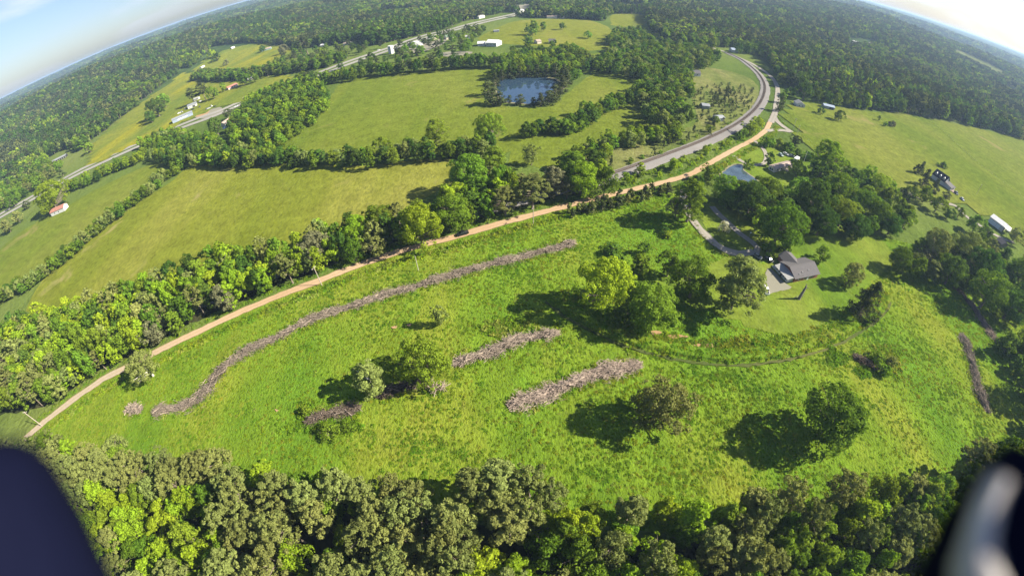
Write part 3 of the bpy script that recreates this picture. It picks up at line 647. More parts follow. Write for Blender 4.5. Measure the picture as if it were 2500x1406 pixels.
# big grove behind the house
for a in [(1910, 545, 128, 'mid', .95, 'largest round tree of the grove behind the lawn, nearest the brick house'), (1990, 492, 122, 'dark', .95, 'smooth dark domed tree right of the largest grove tree'),
          (1838, 480, 96, 'dark', .9, 'dark grove tree over the shaded inner drive'), (1880, 468, 84, 'mid', .9, 'green grove tree below the beige mobile home'), (1775, 462, 82, 'mid', .9, 'green grove tree beside the small pond'), (1806, 470, 74, 'dark', .9, 'dark grove tree just above the inner drive'),
          (2010, 540, 80, 'dark', 1.0, 'low dark tree against the lawn at the grove edge'), (2058, 455, 78, 'mid', .95, 'leafy tree in the grove centre behind the dome'), (2062, 520, 80, 'mid', .9, 'lighter tree right of the dome at the grove edge'), (2098, 552, 70, 'dark', .9, 'dark tree low at the grove edge above the lawn'),
          (2110, 490, 72, 'mid', .9, 'mid grove tree below the lane'), (2150, 520, 70, 'mid', .95, 'green tree at the grove end by the right field'), (2148, 452, 62, 'bright', 1.0, 'bright tree at the lane edge of the grove'), (2180, 548, 66, 'dark', .85, 'dark tree closing the grove on the field side'), (2215, 535, 58, 'mid', .85, 'last rounded tree of the grove toward the pasture'),
          (2018, 385, 84, 'bright', 1.2, 'tall yellow-green tree beside the lane above the grove'), (1998, 418, 56, 'dark', 1.0, 'dark tree at the foot of the tall yellow-green tree'), (2048, 410, 60, 'mid', .9, 'tree filling the corner of the lane and the pasture'), (2078, 432, 56, 'dark', .9, 'dark tree right of the corner tree along the lane'), (2125, 425, 50, 'mid', 1.0, 'upright tree beside the lane in the pasture corner'),
          (1950, 412, 46, 'bright', .95, 'round tree right of the beige mobile home'), (1880, 387, 26, 'dark', 1.5, 'slim dark tree at the left end of the mobile home'), (1828, 396, 24, 'mid', 1.0, 'small tree on the drive loop above the small pond'), (1735, 420, 50, 'mid', .9, 'bushy tree between dirt road and small pond'), (1700, 445, 40, 'dark', .9, 'dark bushy tree at the drive mouth on the dirt road')]:
    T(a[0], a[1], a[2], B, a[3], a[4], a[5])
for i, (x, y, w_) in enumerate([(2252, 408, 30), (2262, 432, 40), (2285, 455, 38), (2240, 412, 22), (2310, 478, 30)]):
    T(x, y, w_, CE, 'cedar', 1.15, ['tallest dark cedar left of the black-roofed house', 'second dark cedar left of the black-roofed house', 'dark cedar touching the black-roofed house', 'low dark cedar outermost from the black-roofed house', 'dark cedar below the black-roofed house wall'][i])
for x, y, w_, c_, lb in [(2225, 470, 44, 'mid', 'rounded tree by the lane end across from the black-roofed house'), (2262, 475, 46, 'mid', 'second rounded tree along the lane end hedge'), (2292, 498, 46, 'mid', 'third rounded tree along the lane end hedge'), (2205, 472, 30, 'dark', 'dark bushy tree starting the lane end hedge'), (2318, 520, 32, 'dark', 'dark tree below the silver car'), (2345, 518, 32, 'mid', 'small tree between two gaps of the lane end hedge'), (2385, 548, 52, 'mid', 'tree in front of the white metal building'), (2412, 572, 40, 'dark', 'bushy tree below the white metal building'), (2484, 572, 44, 'pale', 'thin pale tree right of the white metal building')]:
    T(x, y, w_, B, c_, .9, lb)
for x, y, w_, c_, lb in [(2292, 600, 92, 'olive', 'olive leafy tree at the top of the right-hand thicket'), (2365, 605, 96, 'olive', 'wide olive tree in the right-hand thicket'), (2205, 632, 66, 'mid', 'round tree alone left of the right-hand thicket'), (2262, 625, 54, 'brown', 'half bare brownish tree in the right-hand thicket'), (2330, 660, 86, 'dark', 'dark tree in the middle of the right-hand thicket'), (2412, 650, 100, 'dark', 'tall dark tree in the right-hand thicket'),
                         (2425, 710, 110, 'mid', 'green tree at the lower edge of the right-hand thicket'), (2478, 745, 90, 'dark', 'dark tree at the frame edge below the thicket'), (2490, 660, 70, 'mid', 'tree at the frame edge above the thicket'), (2520, 830, 90, 'mid', 'tree at the frame edge beside the farther brush row'), (2540, 930, 110, 'dark', 'tree at the frame edge shading the nearer brush row'), (2300, 640, 60, 'mid', 'tree between olive trees of the thicket')]:
    T(x, y, w_, B, c_, .95, lb)
for x, y, w_, k, c_, a_, lb in [(2051, 282, 30, B, 'mid', .9, 'lone round tree in the pasture below the open shed'), (2005, 269, 20, B, 'dark', 1.0, 'small dark tree in front of the open metal shed'), (2147, 288, 11, B, 'mid', 1.4, 'tiny slim tree in the pasture before the dark wood'), (2162, 302, 14, B, 'mid', 1.0, 'small tree beside the brown bush in the pasture'), (2180, 302, 26, SH, 'brown', .55, 'brown bush alone in the right-hand pasture'), (2369, 297, 20, B, 'mid', 1.2, 'lone pale tree at the far right of the pasture'), (2303, 402, 26, SH, 'dark', .6, 'dark bush in the pasture above the black-roofed house'),
                                (1908, 252, 26, CE, 'cedar', 1.6, 'dark columnar cedar beside the road by the small house'), (1912, 238, 22, B, 'mid', 1.3, 'green tree above the roadside cedar'), (1966, 222, 46, B, 'dark', .95, 'round dark tree right behind the small pale-roofed house'), (1930, 224, 24, B, 'dark', 1.0, 'dark tree between the cedar and the small house'),
                                (1943, 342, 30, B, 'cedar', .8, 'dark round tree beside the lane triangle'), (1872, 346, 40, SH, 'mid', .6, 'leafy bush at the start of the lane triangle hedge'), (1902, 348, 36, SH, 'mid', .6, 'second bush of the lane triangle hedge'), (1928, 358, 38, SH, 'mid', .6, 'third bush of the lane triangle hedge'), (1950, 372, 34, SH, 'dark', .6, 'fourth bush of the lane triangle hedge'), (1972, 380, 34, SH, 'dark', .6, 'last bush of the lane triangle hedge'),
                                (1832, 312, 44, B, 'bright', .8, 'bright bushy tree between the railway and the dirt road'), (1852, 298, 34, B, 'bright', .8, 'bright bushy tree higher between railway and dirt road'), (1815, 326, 30, SH, 'mid', .8, 'bush at the lower end of the railway verge trees'),
                                (1190, 312, 78, B, 'mid', 1.05, 'tall tree rising from the hedge toward the pond'), (1060, 322, 62, B, 'mid', 1.1, 'tall tree in the middle of the field hedge'), (935, 355, 52, B, 'mid', .95, 'rounded tree in the field hedge left of the tall one'), (1297, 375, 46, B, 'pale', 1.25, 'pale thinly leaved tree with white trunk beyond the belt'),
                                (1300, 66, 30, B, 'mid', 1.2, 'tallest lone tree in the far pasture'), (1326, 64, 20, B, 'mid', 1.2, 'slimmer lone tree beside the tallest in the far pasture'), (1373, 63, 19, B, 'dark', 1.0, 'small square-looking lone tree in the far pasture'), (1436, 84, 22, B, 'mid', .9, 'rounded lone tree on the right of the far pasture'), (1300, 78, 18, B, 'mid', 1.0, 'low tree at the foot of the tallest far pasture tree'), (1288, 72, 12, SH, 'dark', 1.0, 'small dark bush in the far pasture group'),
                                (1288, 100, 30, B, 'dark', .9, 'dark tree left of the far farm buildings'), (1352, 108, 24, B, 'mid', 1.0, 'green tree in front of the far grey-roofed house'),
                                (465, 228, 34, P_, 'cedar', 1.3, 'dark pine left of the little white house by the highway'), (492, 215, 36, P_, 'cedar', 1.35, 'tallest dark pine behind the roadside business'), (518, 226, 34, B, 'mid', .95, 'green tree right of the roadside business'), (544, 212, 22, B, 'mid', 1.1, 'green tree left of the red-roofed house'), (594, 194, 38, B, 'mid', .8, 'spreading grey-green tree right of the red-roofed house'), (620, 190, 26, B, 'mid', .9, 'round tree beside the farther small house by the highway'),
                                (380, 262, 52, B, 'dark', .9, 'dark tree clump alone in the flower field'), (398, 245, 36, B, 'mid', 1.0, 'lighter tree in the lone flower field clump'), (365, 285, 34, B, 'dark', .9, 'low dark tree at the bottom of the flower field clump'), (215, 360, 32, B, 'mid', .8, 'round tree above the highway near the long shed'), (148, 418, 20, CE, 'cedar', 1.3, 'small dark evergreen below the long shed'),
                                (525, 308, 44, B, 'dark', 1.05, 'dark green tree in front of the brown-roofed house'), (553, 275, 28, P_, 'cedar', 1.0, 'dark tree at the highway side driveway'), (118, 478, 84, B, 'bright', .95, 'broad bright green tree shading the pale barn'), (62, 500, 22, B, 'cedar', 1.0, 'dark round tree by the left end of the highway'), (15, 550, 36, B, 'olive', 1.0, 'olive tree at the left edge below the highway'), (40, 530, 32, B, 'olive', 1.0, 'olive tree second from the left edge below the highway'), (30, 490, 30, B, 'mid', 1.0, 'green tree above the highway at the left edge'),
                                (515, 130, 24, B, 'bright', 1.0, 'bright tree at the far field edge left of the thin drive'), (528, 138, 22, B, 'dark', 1.0, 'dark round tree by the far thin drive'), (552, 152, 14, B, 'brown', 1.1, 'small brownish tree in the far yellow field'),
                                (744, 100, 34, P_, 'cedar', 1.5, 'tall dark pine beside the far homes'), (640, 118, 18, B, 'dark', 1.0, 'dark tree before the far teal-walled house'), (690, 120, 26, B, 'brown', .9, 'thin greyish tree right of the far teal-walled house')]:
    T(x, y, w_, k, c_, a_, lb)
# evergreens ringing the pond
for i, (x, y, w_) in enumerate([(1192, 212, 34), (1202, 232, 40), (1222, 240, 30), (1244, 240, 16), (1270, 242, 24), (1302, 247, 20), (1320, 242, 30), (1340, 236, 32), (1358, 224, 36), (1372, 206, 38), (1384, 190, 38), (1378, 174, 34), (1356, 170, 30), (1334, 172, 28), (1312, 172, 28), (1290, 173, 26), (1268, 174, 26), (1246, 176, 26), (1226, 182, 24), (1208, 192, 28)]):
    TREES_LBL = 'dark evergreen on the pond shore, %s going round from the near left corner' % ['first', 'second', 'third', 'fourth', 'fifth', 'sixth', 'seventh', 'eighth', 'ninth', 'tenth', 'eleventh', 'twelfth', 'thirteenth', 'fourteenth', 'fifteenth', 'sixteenth', 'seventeenth', 'eighteenth', 'nineteenth', 'twentieth'][i]
    T(x, y, w_ * 1.22, CE, 'cedar', .95, TREES_LBL)

def fill(region, poly, spacing, mixk, hr, rr_, z=8.0, jit=.45, world=False):
    """trees spread through an area; mixk: list of (weight, kind, cls)"""
    Pp = np.array(poly) if world else np.array(GL(poly, z))
    mn, mx_ = Pp.min(0), Pp.max(0); wts = np.array([m_[0] for m_ in mixk], float); wts /= wts.sum()
    gx = np.arange(mn[0], mx_[0], spacing); gy = np.arange(mn[1], mx_[1], spacing)
    for i, x in enumerate(gx):
        for j, y in enumerate(gy):
            xx = x + (.5 * spacing if j % 2 else 0) + rng.normal(0, jit * spacing * .5); yy = y + rng.normal(0, jit * spacing * .5)
            if not inpoly(xx, yy, Pp): continue
            _w, k, c_ = mixk[rng.choice(len(mixk), p=wts)]
            f = 1.0 if k != SH else .45
            r0 = rng.uniform(*rr_) * f; h0 = rng.uniform(*hr) * (f if k != SH else .3)
            if k == CE: r0 *= .6; h0 *= .8
            add_tree(xx, yy, r0, h0, k, c_, region)
def hedge(region, line, width, spacing, mixk, hr, rr_, z=5.0):
    Q, s = resample(np.array(GL(line, z)), spacing); d, n = normals2(Q); wts = np.array([m_[0] for m_ in mixk], float); wts /= wts.sum()
    for q, nn in zip(Q, n):
        for rep in range(max(1, int(round(width / spacing)))):
            p = q + nn * rng.uniform(-.5, .5) * width + rng.normal(0, spacing * .25, 2)
            _w, k, c_ = mixk[rng.choice(len(mixk), p=wts)]
            f = 1.0 if k != SH else .5
            add_tree(p[0], p[1], rng.uniform(*rr_) * f * (.6 if k == CE else 1), rng.uniform(*hr) * (f if k != SH else .35), k, c_, region)

NEARW = [(30, 1120, 0), (130, 1050, 14), (330, 1080, 14), (600, 1110, 14), (800, 1130, 14), (900, 1150, 14), (1020, 1190, 12), (1160, 1165, 14), (1300, 1165, 14), (1420, 1215, 12), (1620, 1225, 12), (1780, 1205, 14), (1900, 1170, 14), (2000, 1195, 12), (2160, 1150, 12), (2330, 1130, 12), (2520, 1060, 12), (2700, 1060, 12), (2800, 1420, 10), (2450, 1560, 14), (1800, 1560, 14), (1250, 1500, 14), (700, 1540, 14), (100, 1560, 12), (-250, 1400, 10), (-150, 1200, 8)]
NWm = np.array(GL(NEARW))
bx = G(480, 1200, 12)[0]; bx2 = G(1320, 1300, 14)[0]
def nw_fill():
    sp = 6.6; mn, mx_ = NWm.min(0), NWm.max(0)
    j = 0
    for y in np.arange(mn[1], mx_[1], sp * .9):
        j += 1
        for x in np.arange(mn[0], mx_[0], sp):
            xx = x + (.5 * sp if j % 2 else 0) + rng.normal(0, 1.5); yy = y + rng.normal(0, 1.5)
            if not inpoly(xx, yy, NWm): continue
            px, py, dd, tt = project(xx, yy, 14.0)
            if px < 520: mk = [(.62, B, 'bright'), (.26, B, 'mid'), (.12, P_, 'olive')] if py > 1190 else [(.55, P_, 'olive'), (.2, B, 'mid'), (.15, B, 'pale'), (.1, B, 'bright')]
            elif px < 1300: mk = [(.80, P_, 'olive'), (.10, B, 'bright'), (.10, B, 'mid')]
            elif px < 1720: mk = [(.5, P_, 'olive'), (.25, B, 'bright'), (.25, B, 'mid')] if py < 1250 else [(.16, P_, 'olive'), (.44, B, 'mid'), (.40, B, 'bright')]
            elif px < 1960: mk = [(.7, P_, 'olive'), (.3, B, 'mid')]
            else: mk = [(.18, P_, 'olive'), (.57, B, 'mid'), (.25, B, 'bright')]
            w8 = np.array([m_[0] for m_ in mk]); _w, k, c_ = mk[rng.choice(len(mk), p=w8 / w8.sum())]
            edge = 1.0
            if k == P_: add_tree(xx, yy, rng.uniform(4.0, 6.0), rng.uniform(15, 20), k, c_, 'nw')
            else: add_tree(xx, yy, rng.uniform(3.4, 5.2), rng.uniform(11, 17), k, c_, 'nw')
nw_fill()
fill('belt', [(20, 1010, 2), (120, 985, 2), (220, 920, 2), (310, 872, 2), (370, 842, 2), (470, 789, 2), (600, 730, 2), (760, 668, 2), (850, 634, 2), (960, 594, 2), (1110, 554, 2), (1200, 528, 2), (1290, 504, 2), (1400, 474, 2), (1490, 448, 2), (1520, 425, 4), (1490, 410, 10), (1390, 410, 12), (1300, 425, 12), (1240, 410, 12), (1170, 400, 12), (1110, 415, 12), (1090, 450, 12), (1000, 500, 12), (950, 510, 12), (860, 520, 12), (760, 545, 12), (700, 590, 12), (620, 600, 12), (500, 615, 12), (400, 660, 12), (220, 715, 12), (130, 745, 12), (60, 760, 12), (-60, 800, 12), (-60, 960, 4)],
     6.4, [(.30, B, 'bright'), (.32, B, 'mid'), (.12, B, 'dark'), (.16, P_, 'olive'), (.06, B, 'pale'), (.04, B, 'brown')], (11, 17), (3.8, 5.6), 0)
hedge('belt', [(620, 728), (760, 668), (850, 636), (960, 596), (1110, 555), (1200, 530), (1290, 505), (1400, 474), (1480, 452)], 7, 6.0, [(.35, B, 'mid'), (.35, B, 'bright'), (.15, B, 'dark'), (.15, P_, 'olive')], (9, 14), (3.6, 5.0), 2)
hedge('diag', [(-40, 745), (0, 720), (60, 690), (130, 640), (190, 590), (250, 545), (310, 495), (370, 450), (420, 412), (440, 400)], 10, 4.4, [(.5, B, 'mid'), (.3, B, 'pale'), (.2, B, 'dark')], (7, 11), (3.4, 4.8), 5)
hedge('fieldhedge', [(430, 392), (480, 385), (540, 380), (600, 388), (680, 388), (760, 385), (850, 385), (920, 380), (1010, 372), (1080, 372), (1150, 365), (1190, 352)], 14, 6.0, [(.45, B, 'dark'), (.4, B, 'mid'), (.05, B, 'pale'), (.1, SH, 'mid')], (8, 13), (3.6, 5.2), 5)
fill('corner', [(340, 355), (370, 330), (430, 320), (500, 335), (560, 345), (640, 338), (700, 345), (690, 378), (600, 395), (480, 395), (420, 400), (380, 390)], 7.5, [(.4, B, 'mid'), (.2, B, 'bright'), (.3, B, 'dark'), (.1, B, 'pale')], (9, 14), (3.8, 5.2), 5)
fill('clump', [(585, 275), (605, 245), (640, 215), (700, 195), (770, 195), (800, 225), (800, 260), (760, 295), (710, 325), (650, 350), (570, 350), (560, 320)], 8, [(.5, B, 'mid'), (.35, B, 'dark'), (.15, B, 'bright')], (10, 15), (4.2, 6.0), 6)
hedge('hwrow', [(165, 455), (210, 435), (260, 415), (300, 400), (340, 375), (365, 350)], 16, 6.5, [(.5, B, 'bright'), (.4, B, 'mid'), (.1, B, 'dark')], (9, 13), (4, 5.4), 6)
hedge('backrow', [(700, 190), (770, 192), (830, 184), (900, 172), (970, 166), (1040, 160), (1120, 152), (1180, 148), (1225, 150)], 16, 6.5, [(.5, B, 'mid'), (.35, B, 'dark'), (.15, P_, 'cedar')], (11, 16), (4.5, 6), 7)
hedge('upperrow', [(480, 182), (560, 182), (620, 176), (680, 168), (740, 158), (800, 148), (840, 140)], 30, 6.5, [(.5, B, 'mid'), (.3, B, 'dark'), (.2, P_, 'cedar')], (10, 15), (4.5, 6), 7)
fill('pondwood', [(1200, 178), (1220, 150), (1245, 125), (1330, 122), (1400, 112), (1440, 140), (1400, 165), (1420, 180), (1395, 200), (1370, 180), (1300, 172), (1230, 182)], 8, [(.55, B, 'mid'), (.25, B, 'dark'), (.2, B, 'bright')], (9, 14), (4, 6), 6)
fill('midwood', [(1425, 160), (1500, 120), (1485, 95), (1500, 75), (1560, 75), (1600, 100), (1660, 110), (1720, 120), (1760, 135), (1700, 170), (1680, 200), (1690, 230), (1660, 262), (1690, 290), (1670, 318), (1620, 325), (1600, 300), (1560, 275), (1552, 235), (1570, 185), (1490, 168)], 8.5, [(.5, B, 'mid'), (.3, B, 'dark'), (.2, B, 'pale')], (10, 16), (4.5, 6.5), 7)
hedge('lowhedge', [(1290, 322), (1340, 302), (1390, 308), (1420, 288), (1470, 262), (1530, 238)], 13, 6.0, [(.6, B, 'mid'), (.4, B, 'dark')], (8, 12), (3.8, 5), 5)
hedge('nearhedge', [(1385, 392), (1430, 370), (1490, 348), (1550, 325), (1600, 335), (1650, 325)], 16, 6.0, [(.5, B, 'mid'), (.2, B, 'bright'), (.15, B, 'pale'), (.15, SH, 'mid')], (7, 11), (3.4, 4.8), 5)
hedge('railverge', [(1420, 425), (1480, 410), (1540, 392), (1590, 375), (1640, 352), (1700, 328), (1760, 300)], 7, 7, [(.4, SH, 'mid'), (.4, CE, 'cedar'), (.2, B, 'mid')], (5, 8), (2.4, 3.6), 2)
hedge('railnear', [(1500, 448), (1560, 428), (1620, 408), (1680, 390), (1730, 370), (1790, 338)], 9, 4.4, [(.6, SH, 'bright'), (.2, B, 'bright'), (.2, SH, 'mid')], (5, 8), (2.6, 3.6), 2)
hedge('cedarhedge', [(1400, 520), (1450, 505), (1510, 488), (1560, 474), (1610, 465), (1640, 462)], 7, 3.6, [(.6, CE, 'cedar'), (.4, CE, 'olive')], (4.5, 6.5), (3.0, 4.0), 2)
fill('youngplot', [(1700, 300), (1690, 235), (1720, 210), (1790, 200), (1840, 215), (1840, 250), (1810, 290), (1760, 325)], 6.6, [(.7, CE, 'cedar'), (.3, SH, 'dark')], (2.5, 5.5), (1.8, 3.2), 1)
fill('youngplot', [(1740, 262), (1740, 225), (1790, 215), (1800, 245), (1780, 265)], 6.2, [(.8, CE, 'cedar'), (.2, SH, 'dark')], (4, 6), (2.4, 3.6), 1)
fill('village', [(640, 160), (720, 120), (800, 115), (880, 105), (960, 105), (1060, 78), (1130, 70), (1190, 62), (1200, 85), (1165, 105), (1160, 130), (1000, 150), (880, 160), (760, 165)], 20, [(.4, B, 'mid'), (.35, P_, 'cedar'), (.25, B, 'dark')], (9, 15), (4, 5.8), 6)
fill('farmhomes', [(1790, 120), (1850, 125), (1890, 160), (1910, 200), (1960, 210), (1990, 235), (2060, 255), (2200, 255), (2080, 200), (1990, 120), (1850, 95)], 13, [(.5, B, 'mid'), (.5, B, 'dark')], (11, 17), (4.8, 6.5), 7)
fill('leftyard', [(0, 520), (60, 470), (120, 430), (150, 400), (120, 395), (60, 425), (-40, 480), (-60, 560)], 10, [(.6, B, 'mid'), (.2, B, 'olive'), (.2, B, 'dark')], (9, 14), (4, 6), 6)
fill('rightedge', [(2440, 830), (2480, 800), (2560, 820), (2640, 1000), (2560, 1060), (2500, 1010), (2490, 900)], 10, [(.6, B, 'mid'), (.4, B, 'dark')], (9, 13), (4, 5.5), 5)
fill('grove', [(1748, 478), (1790, 452), (1850, 455), (1920, 445), (1990, 440), (2050, 415), (2120, 425), (2170, 445), (2225, 515), (2195, 560), (2100, 575), (2030, 560), (1975, 562), (1900, 585), (1862, 565), (1830, 535), (1790, 510)], 10.5, [(.55, B, 'mid'), (.45, B, 'dark')], (8, 13), (4.2, 6.2), 5)
fill('thicket', [(2195, 640), (2255, 585), (2350, 575), (2430, 610), (2520, 640), (2540, 780), (2440, 745), (2340, 705), (2240, 665)], 10.0, [(.5, B, 'mid'), (.3, B, 'dark'), (.2, B, 'olive')], (8, 13), (4.2, 6.0), 5)

# a tree does not grow inside a bigger named one
_nm = [t_ for t_ in TREES if t_['label']]
_nx = np.array([(t_['x'], t_['y'], t_['r']) for t_ in _nm])
TREES = [t_ for t_ in TREES if t_['label'] or np.min(np.hypot(_nx[:, 0] - t_['x'], _nx[:, 1] - t_['y']) / (_nx[:, 2] * .55 + t_['r'] * .25)) > 1]
# keep roads, rails and yards clear
def near_line(x, y, Q, d): return np.min((Q[:, 0] - x) ** 2 + (Q[:, 1] - y) ** 2) < d * d
RDQ, _ = resample(np.array(GL(RD)), 4.0)
HWC = np.vstack([HQ, off])
UPQ, _ = resample(np.array(GL([(1882, 300), (1892, 276), (1895, 255), (1898, 235), (1897, 212), (1884, 190), (1862, 172), (1835, 156), (1800, 140)])), 4.0)
CLEAR = [tuple(G(*q)) + (rad,) for q, rad in [((1950, 665), 15), ((2318, 448), 13), ((2440, 545), 13), ((1908, 408), 10), ((1958, 252), 9), ((2023, 262), 10), ((1699, 178), 10), ((443, 288), 22), ((464, 262), 16), ((568, 214), 14), ((142, 390), 18), ((141, 516), 14), ((480, 242), 9), ((558, 300), 12), ((1195, 104), 24), ((950, 128), 12), ((1328, 104), 14), ((1218, 96), 8)]]
DRQ = np.vstack([resample(np.array(GL(l_)), 3.0)[0] for l_ in ([(1668, 465), (1672, 500), (1690, 535), (1705, 556), (1730, 582), (1755, 603), (1780, 615), (1810, 620), (1840, 616)], [(1738, 505), (1752, 522), (1775, 543), (1800, 566), (1825, 585), (1848, 604), (1846, 618)], [(1889, 282), (1911, 309), (1940, 328), (1988, 363), (2020, 385), (2060, 404), (2098, 424), (2140, 442), (2187, 460), (2244, 483), (2290, 496), (2360, 530), (2440, 580)])])
keep = []
for t_ in TREES:
    if t_['label'] is None:
        x, y, r_ = t_['x'], t_['y'], t_['r']
        if near_line(x, y, RDQ, 4.2 if t_['region'] in ('cedarhedge', 'belt') else 5.5) or near_line(x, y, RWQ, 5.5 if t_['region'] != 'belt' else 2.4) or near_line(x, y, HWC, 9.5) or near_line(x, y, UPQ, 5) or near_line(x, y, DRQ, 3.6 + .35 * r_): continue
        if any((x - c_[0]) ** 2 + (y - c_[1]) ** 2 < (c_[2] + r_ * .3) ** 2 for c_ in CLEAR): continue
    keep.append(t_)
TREES = keep
for t_ in TREES:
    px, py, dd, tt = project(t_['x'], t_['y'], t_['h'] * .6)
    t_['px'], t_['py'] = float(px), float(py); t_['w'] = float(2 * t_['r'] * tt / dd)
    m_ = t_['w'] * .55
    t_['in'] = -m_ < px < 2500 + m_ and -m_ < py < 1406 + m_ * 1.3

REG = {'nw': 'near wood', 'belt': 'belt behind the dirt road', 'diag': 'diagonal hedge on the left', 'fieldhedge': 'hedge between the two big fields', 'corner': 'copse at the hay field corner', 'clump': 'clump left of the pond pasture',
       'hwrow': 'row along the highway', 'backrow': 'tree row behind the pond pasture', 'upperrow': 'row below the yellow field', 'pondwood': 'wood behind the pond', 'midwood': 'wood right of the pond', 'lowhedge': 'short hedge below the pond',
       'nearhedge': 'hedge beside the railway', 'railverge': 'far railway verge', 'railnear': 'near railway verge', 'cedarhedge': 'evergreen hedge along the dirt road', 'youngplot': 'scrubby railway plot', 'village': 'village by the highway', 'farmhomes': 'homes above the railway curve',
       'leftyard': 'yards at the left frame edge', 'rightedge': 'thicket at the right frame edge', 'grove': 'grove behind the brick house', 'thicket': 'right-hand thicket'}
KW = {B: 'broadleaf tree', P_: 'pine', CE: 'evergreen', SH: 'bush'}
_ord = ['zeroth', 'first', 'second', 'third', 'fourth', 'fifth', 'sixth', 'seventh', 'eighth', 'ninth', 'tenth', 'eleventh', 'twelfth', 'thirteenth', 'fourteenth', 'fifteenth', 'sixteenth', 'seventeenth', 'eighteenth', 'nineteenth']
_tens = {2: 'twent', 3: 'thirt', 4: 'fort', 5: 'fift', 6: 'sixt', 7: 'sevent', 8: 'eight', 9: 'ninet'}
def ordinal(n):
    if n < 20: return _ord[n]
    a, b_ = divmod(n, 10)
    if n >= 100: return '%dth' % n
    return _tens[a] + ('ieth' if b_ == 0 else 'y-' + _ord[b_])

GROUPS = {'nw': 'trees of the near wood', 'belt': 'trees of the roadside belt'}
chosen, rest = [], []
for k in (B, P_, CE, SH):
    L_ = sorted([t_ for t_ in TREES if t_['kind'] == k and t_['in']], key=lambda q: (q['label'] is None, -q['w']))
    chosen += L_[:300]; rest += L_[300:]
rest += [t_ for t_ in TREES if not t_['in']]
# which row of the near wood a tree stands in, then its place along the row
bykey = {}
for t_ in chosen:
    if t_['label']: continue
    reg = REG[t_['region']]
    if t_['region'] == 'nw':
        e = t_['py']; cx = (t_['px'] - 1250) / 1250; yy = e + 120 * cx * cx * (1 if cx > 0 else .6)
        reg = 'field-edge row of the near wood' if yy < 1235 else ('second row of the near wood' if yy < 1330 else 'lowest row of the near wood')
    if t_['region'] == 'belt':
        reg = 'belt behind the dirt road'
        side = near_line(t_['x'], t_['y'], RDQ, 22)
        reg = 'roadside half of the tree belt' if side else 'field half of the tree belt'
    t_['reg'] = reg; bykey.setdefault((reg, t_['kind'], t_['cls']), []).append(t_)
for (reg, k, c_), L_ in bykey.items():
    L_.sort(key=lambda q: q['px'])
    for i, t_ in enumerate(L_):
        n = len(L_)
        if n == 1: wh = 'the only one'
        elif i < n / 2: wh = 'leftmost such' if i == 0 else '%s such from left' % ordinal(i + 1)
        else: wh = 'rightmost such' if i == n - 1 else '%s such from right' % ordinal(n - i)
        t_['label'] = '%s %s in the %s, %s' % (COLW[c_], KW[k], reg, wh)
        t_['group'] = '%ss of the %s' % (KW[k].replace('bush', 'bushe'), REG[t_['region']])
CATW = {B: 'tree', P_: 'tree', CE: 'tree', SH: 'shrub'}

def place(t_):
    k = t_['kind']; w_ = t_['w']; lod = 'huge' if (w_ > 62 and t_['r'] > 6.6 and k != SH) else 'hi' if w_ > 62 else ('mid' if w_ > 26 else 'low')
    asp = t_['h'] / (2 * t_['r'])
    if k == B: vi = int(rng.choice([0, 1, 3])) if asp > 1.05 else int(rng.choice([0, 2, 2]))
    else: vi = int(rng.integers(NV[k]))
    me_, tm, H, Rr = PROTO[(k, vi, lod)]
    z = float(tz(t_['x'], t_['y'])); sx = t_['r'] / Rr; sz = t_['h'] / H; ang = rng.uniform(0, 2 * math.pi)
    tilt = (rng.normal(0, .03), rng.normal(0, .03))
    if lod == 'low':
        o = bpy.data.objects.new(k, me_); col.objects.link(o); cr = o
    else:
        o = empty(k); cr = bpy.data.objects.new('crown', me_); col.objects.link(cr); cr.parent = o
        tr = bpy.data.objects.new('trunk', tm); col.objects.link(tr); tr.parent = o
        tr.material_slots[0].link = 'OBJECT'; tr.material_slots[0].material = t_['bark'] or BARK
    cr.material_slots[0].link = 'OBJECT'; cr.material_slots[0].material = LEAF[t_['cls']]
    o.location = (t_['x'], t_['y'], z); o.scale = (sx * rng.uniform(.95, 1.05), sx * rng.uniform(.95, 1.05), sz); o.rotation_euler = (tilt[0], tilt[1], ang)
    tag(o, t_['label'], CATW[k], t_.get('group'))
for t_ in chosen: place(t_)
print('CHOSEN', len(chosen), {k: sum(1 for t_ in chosen if t_['kind'] == k) for k in NV}, 'REST', len(rest))

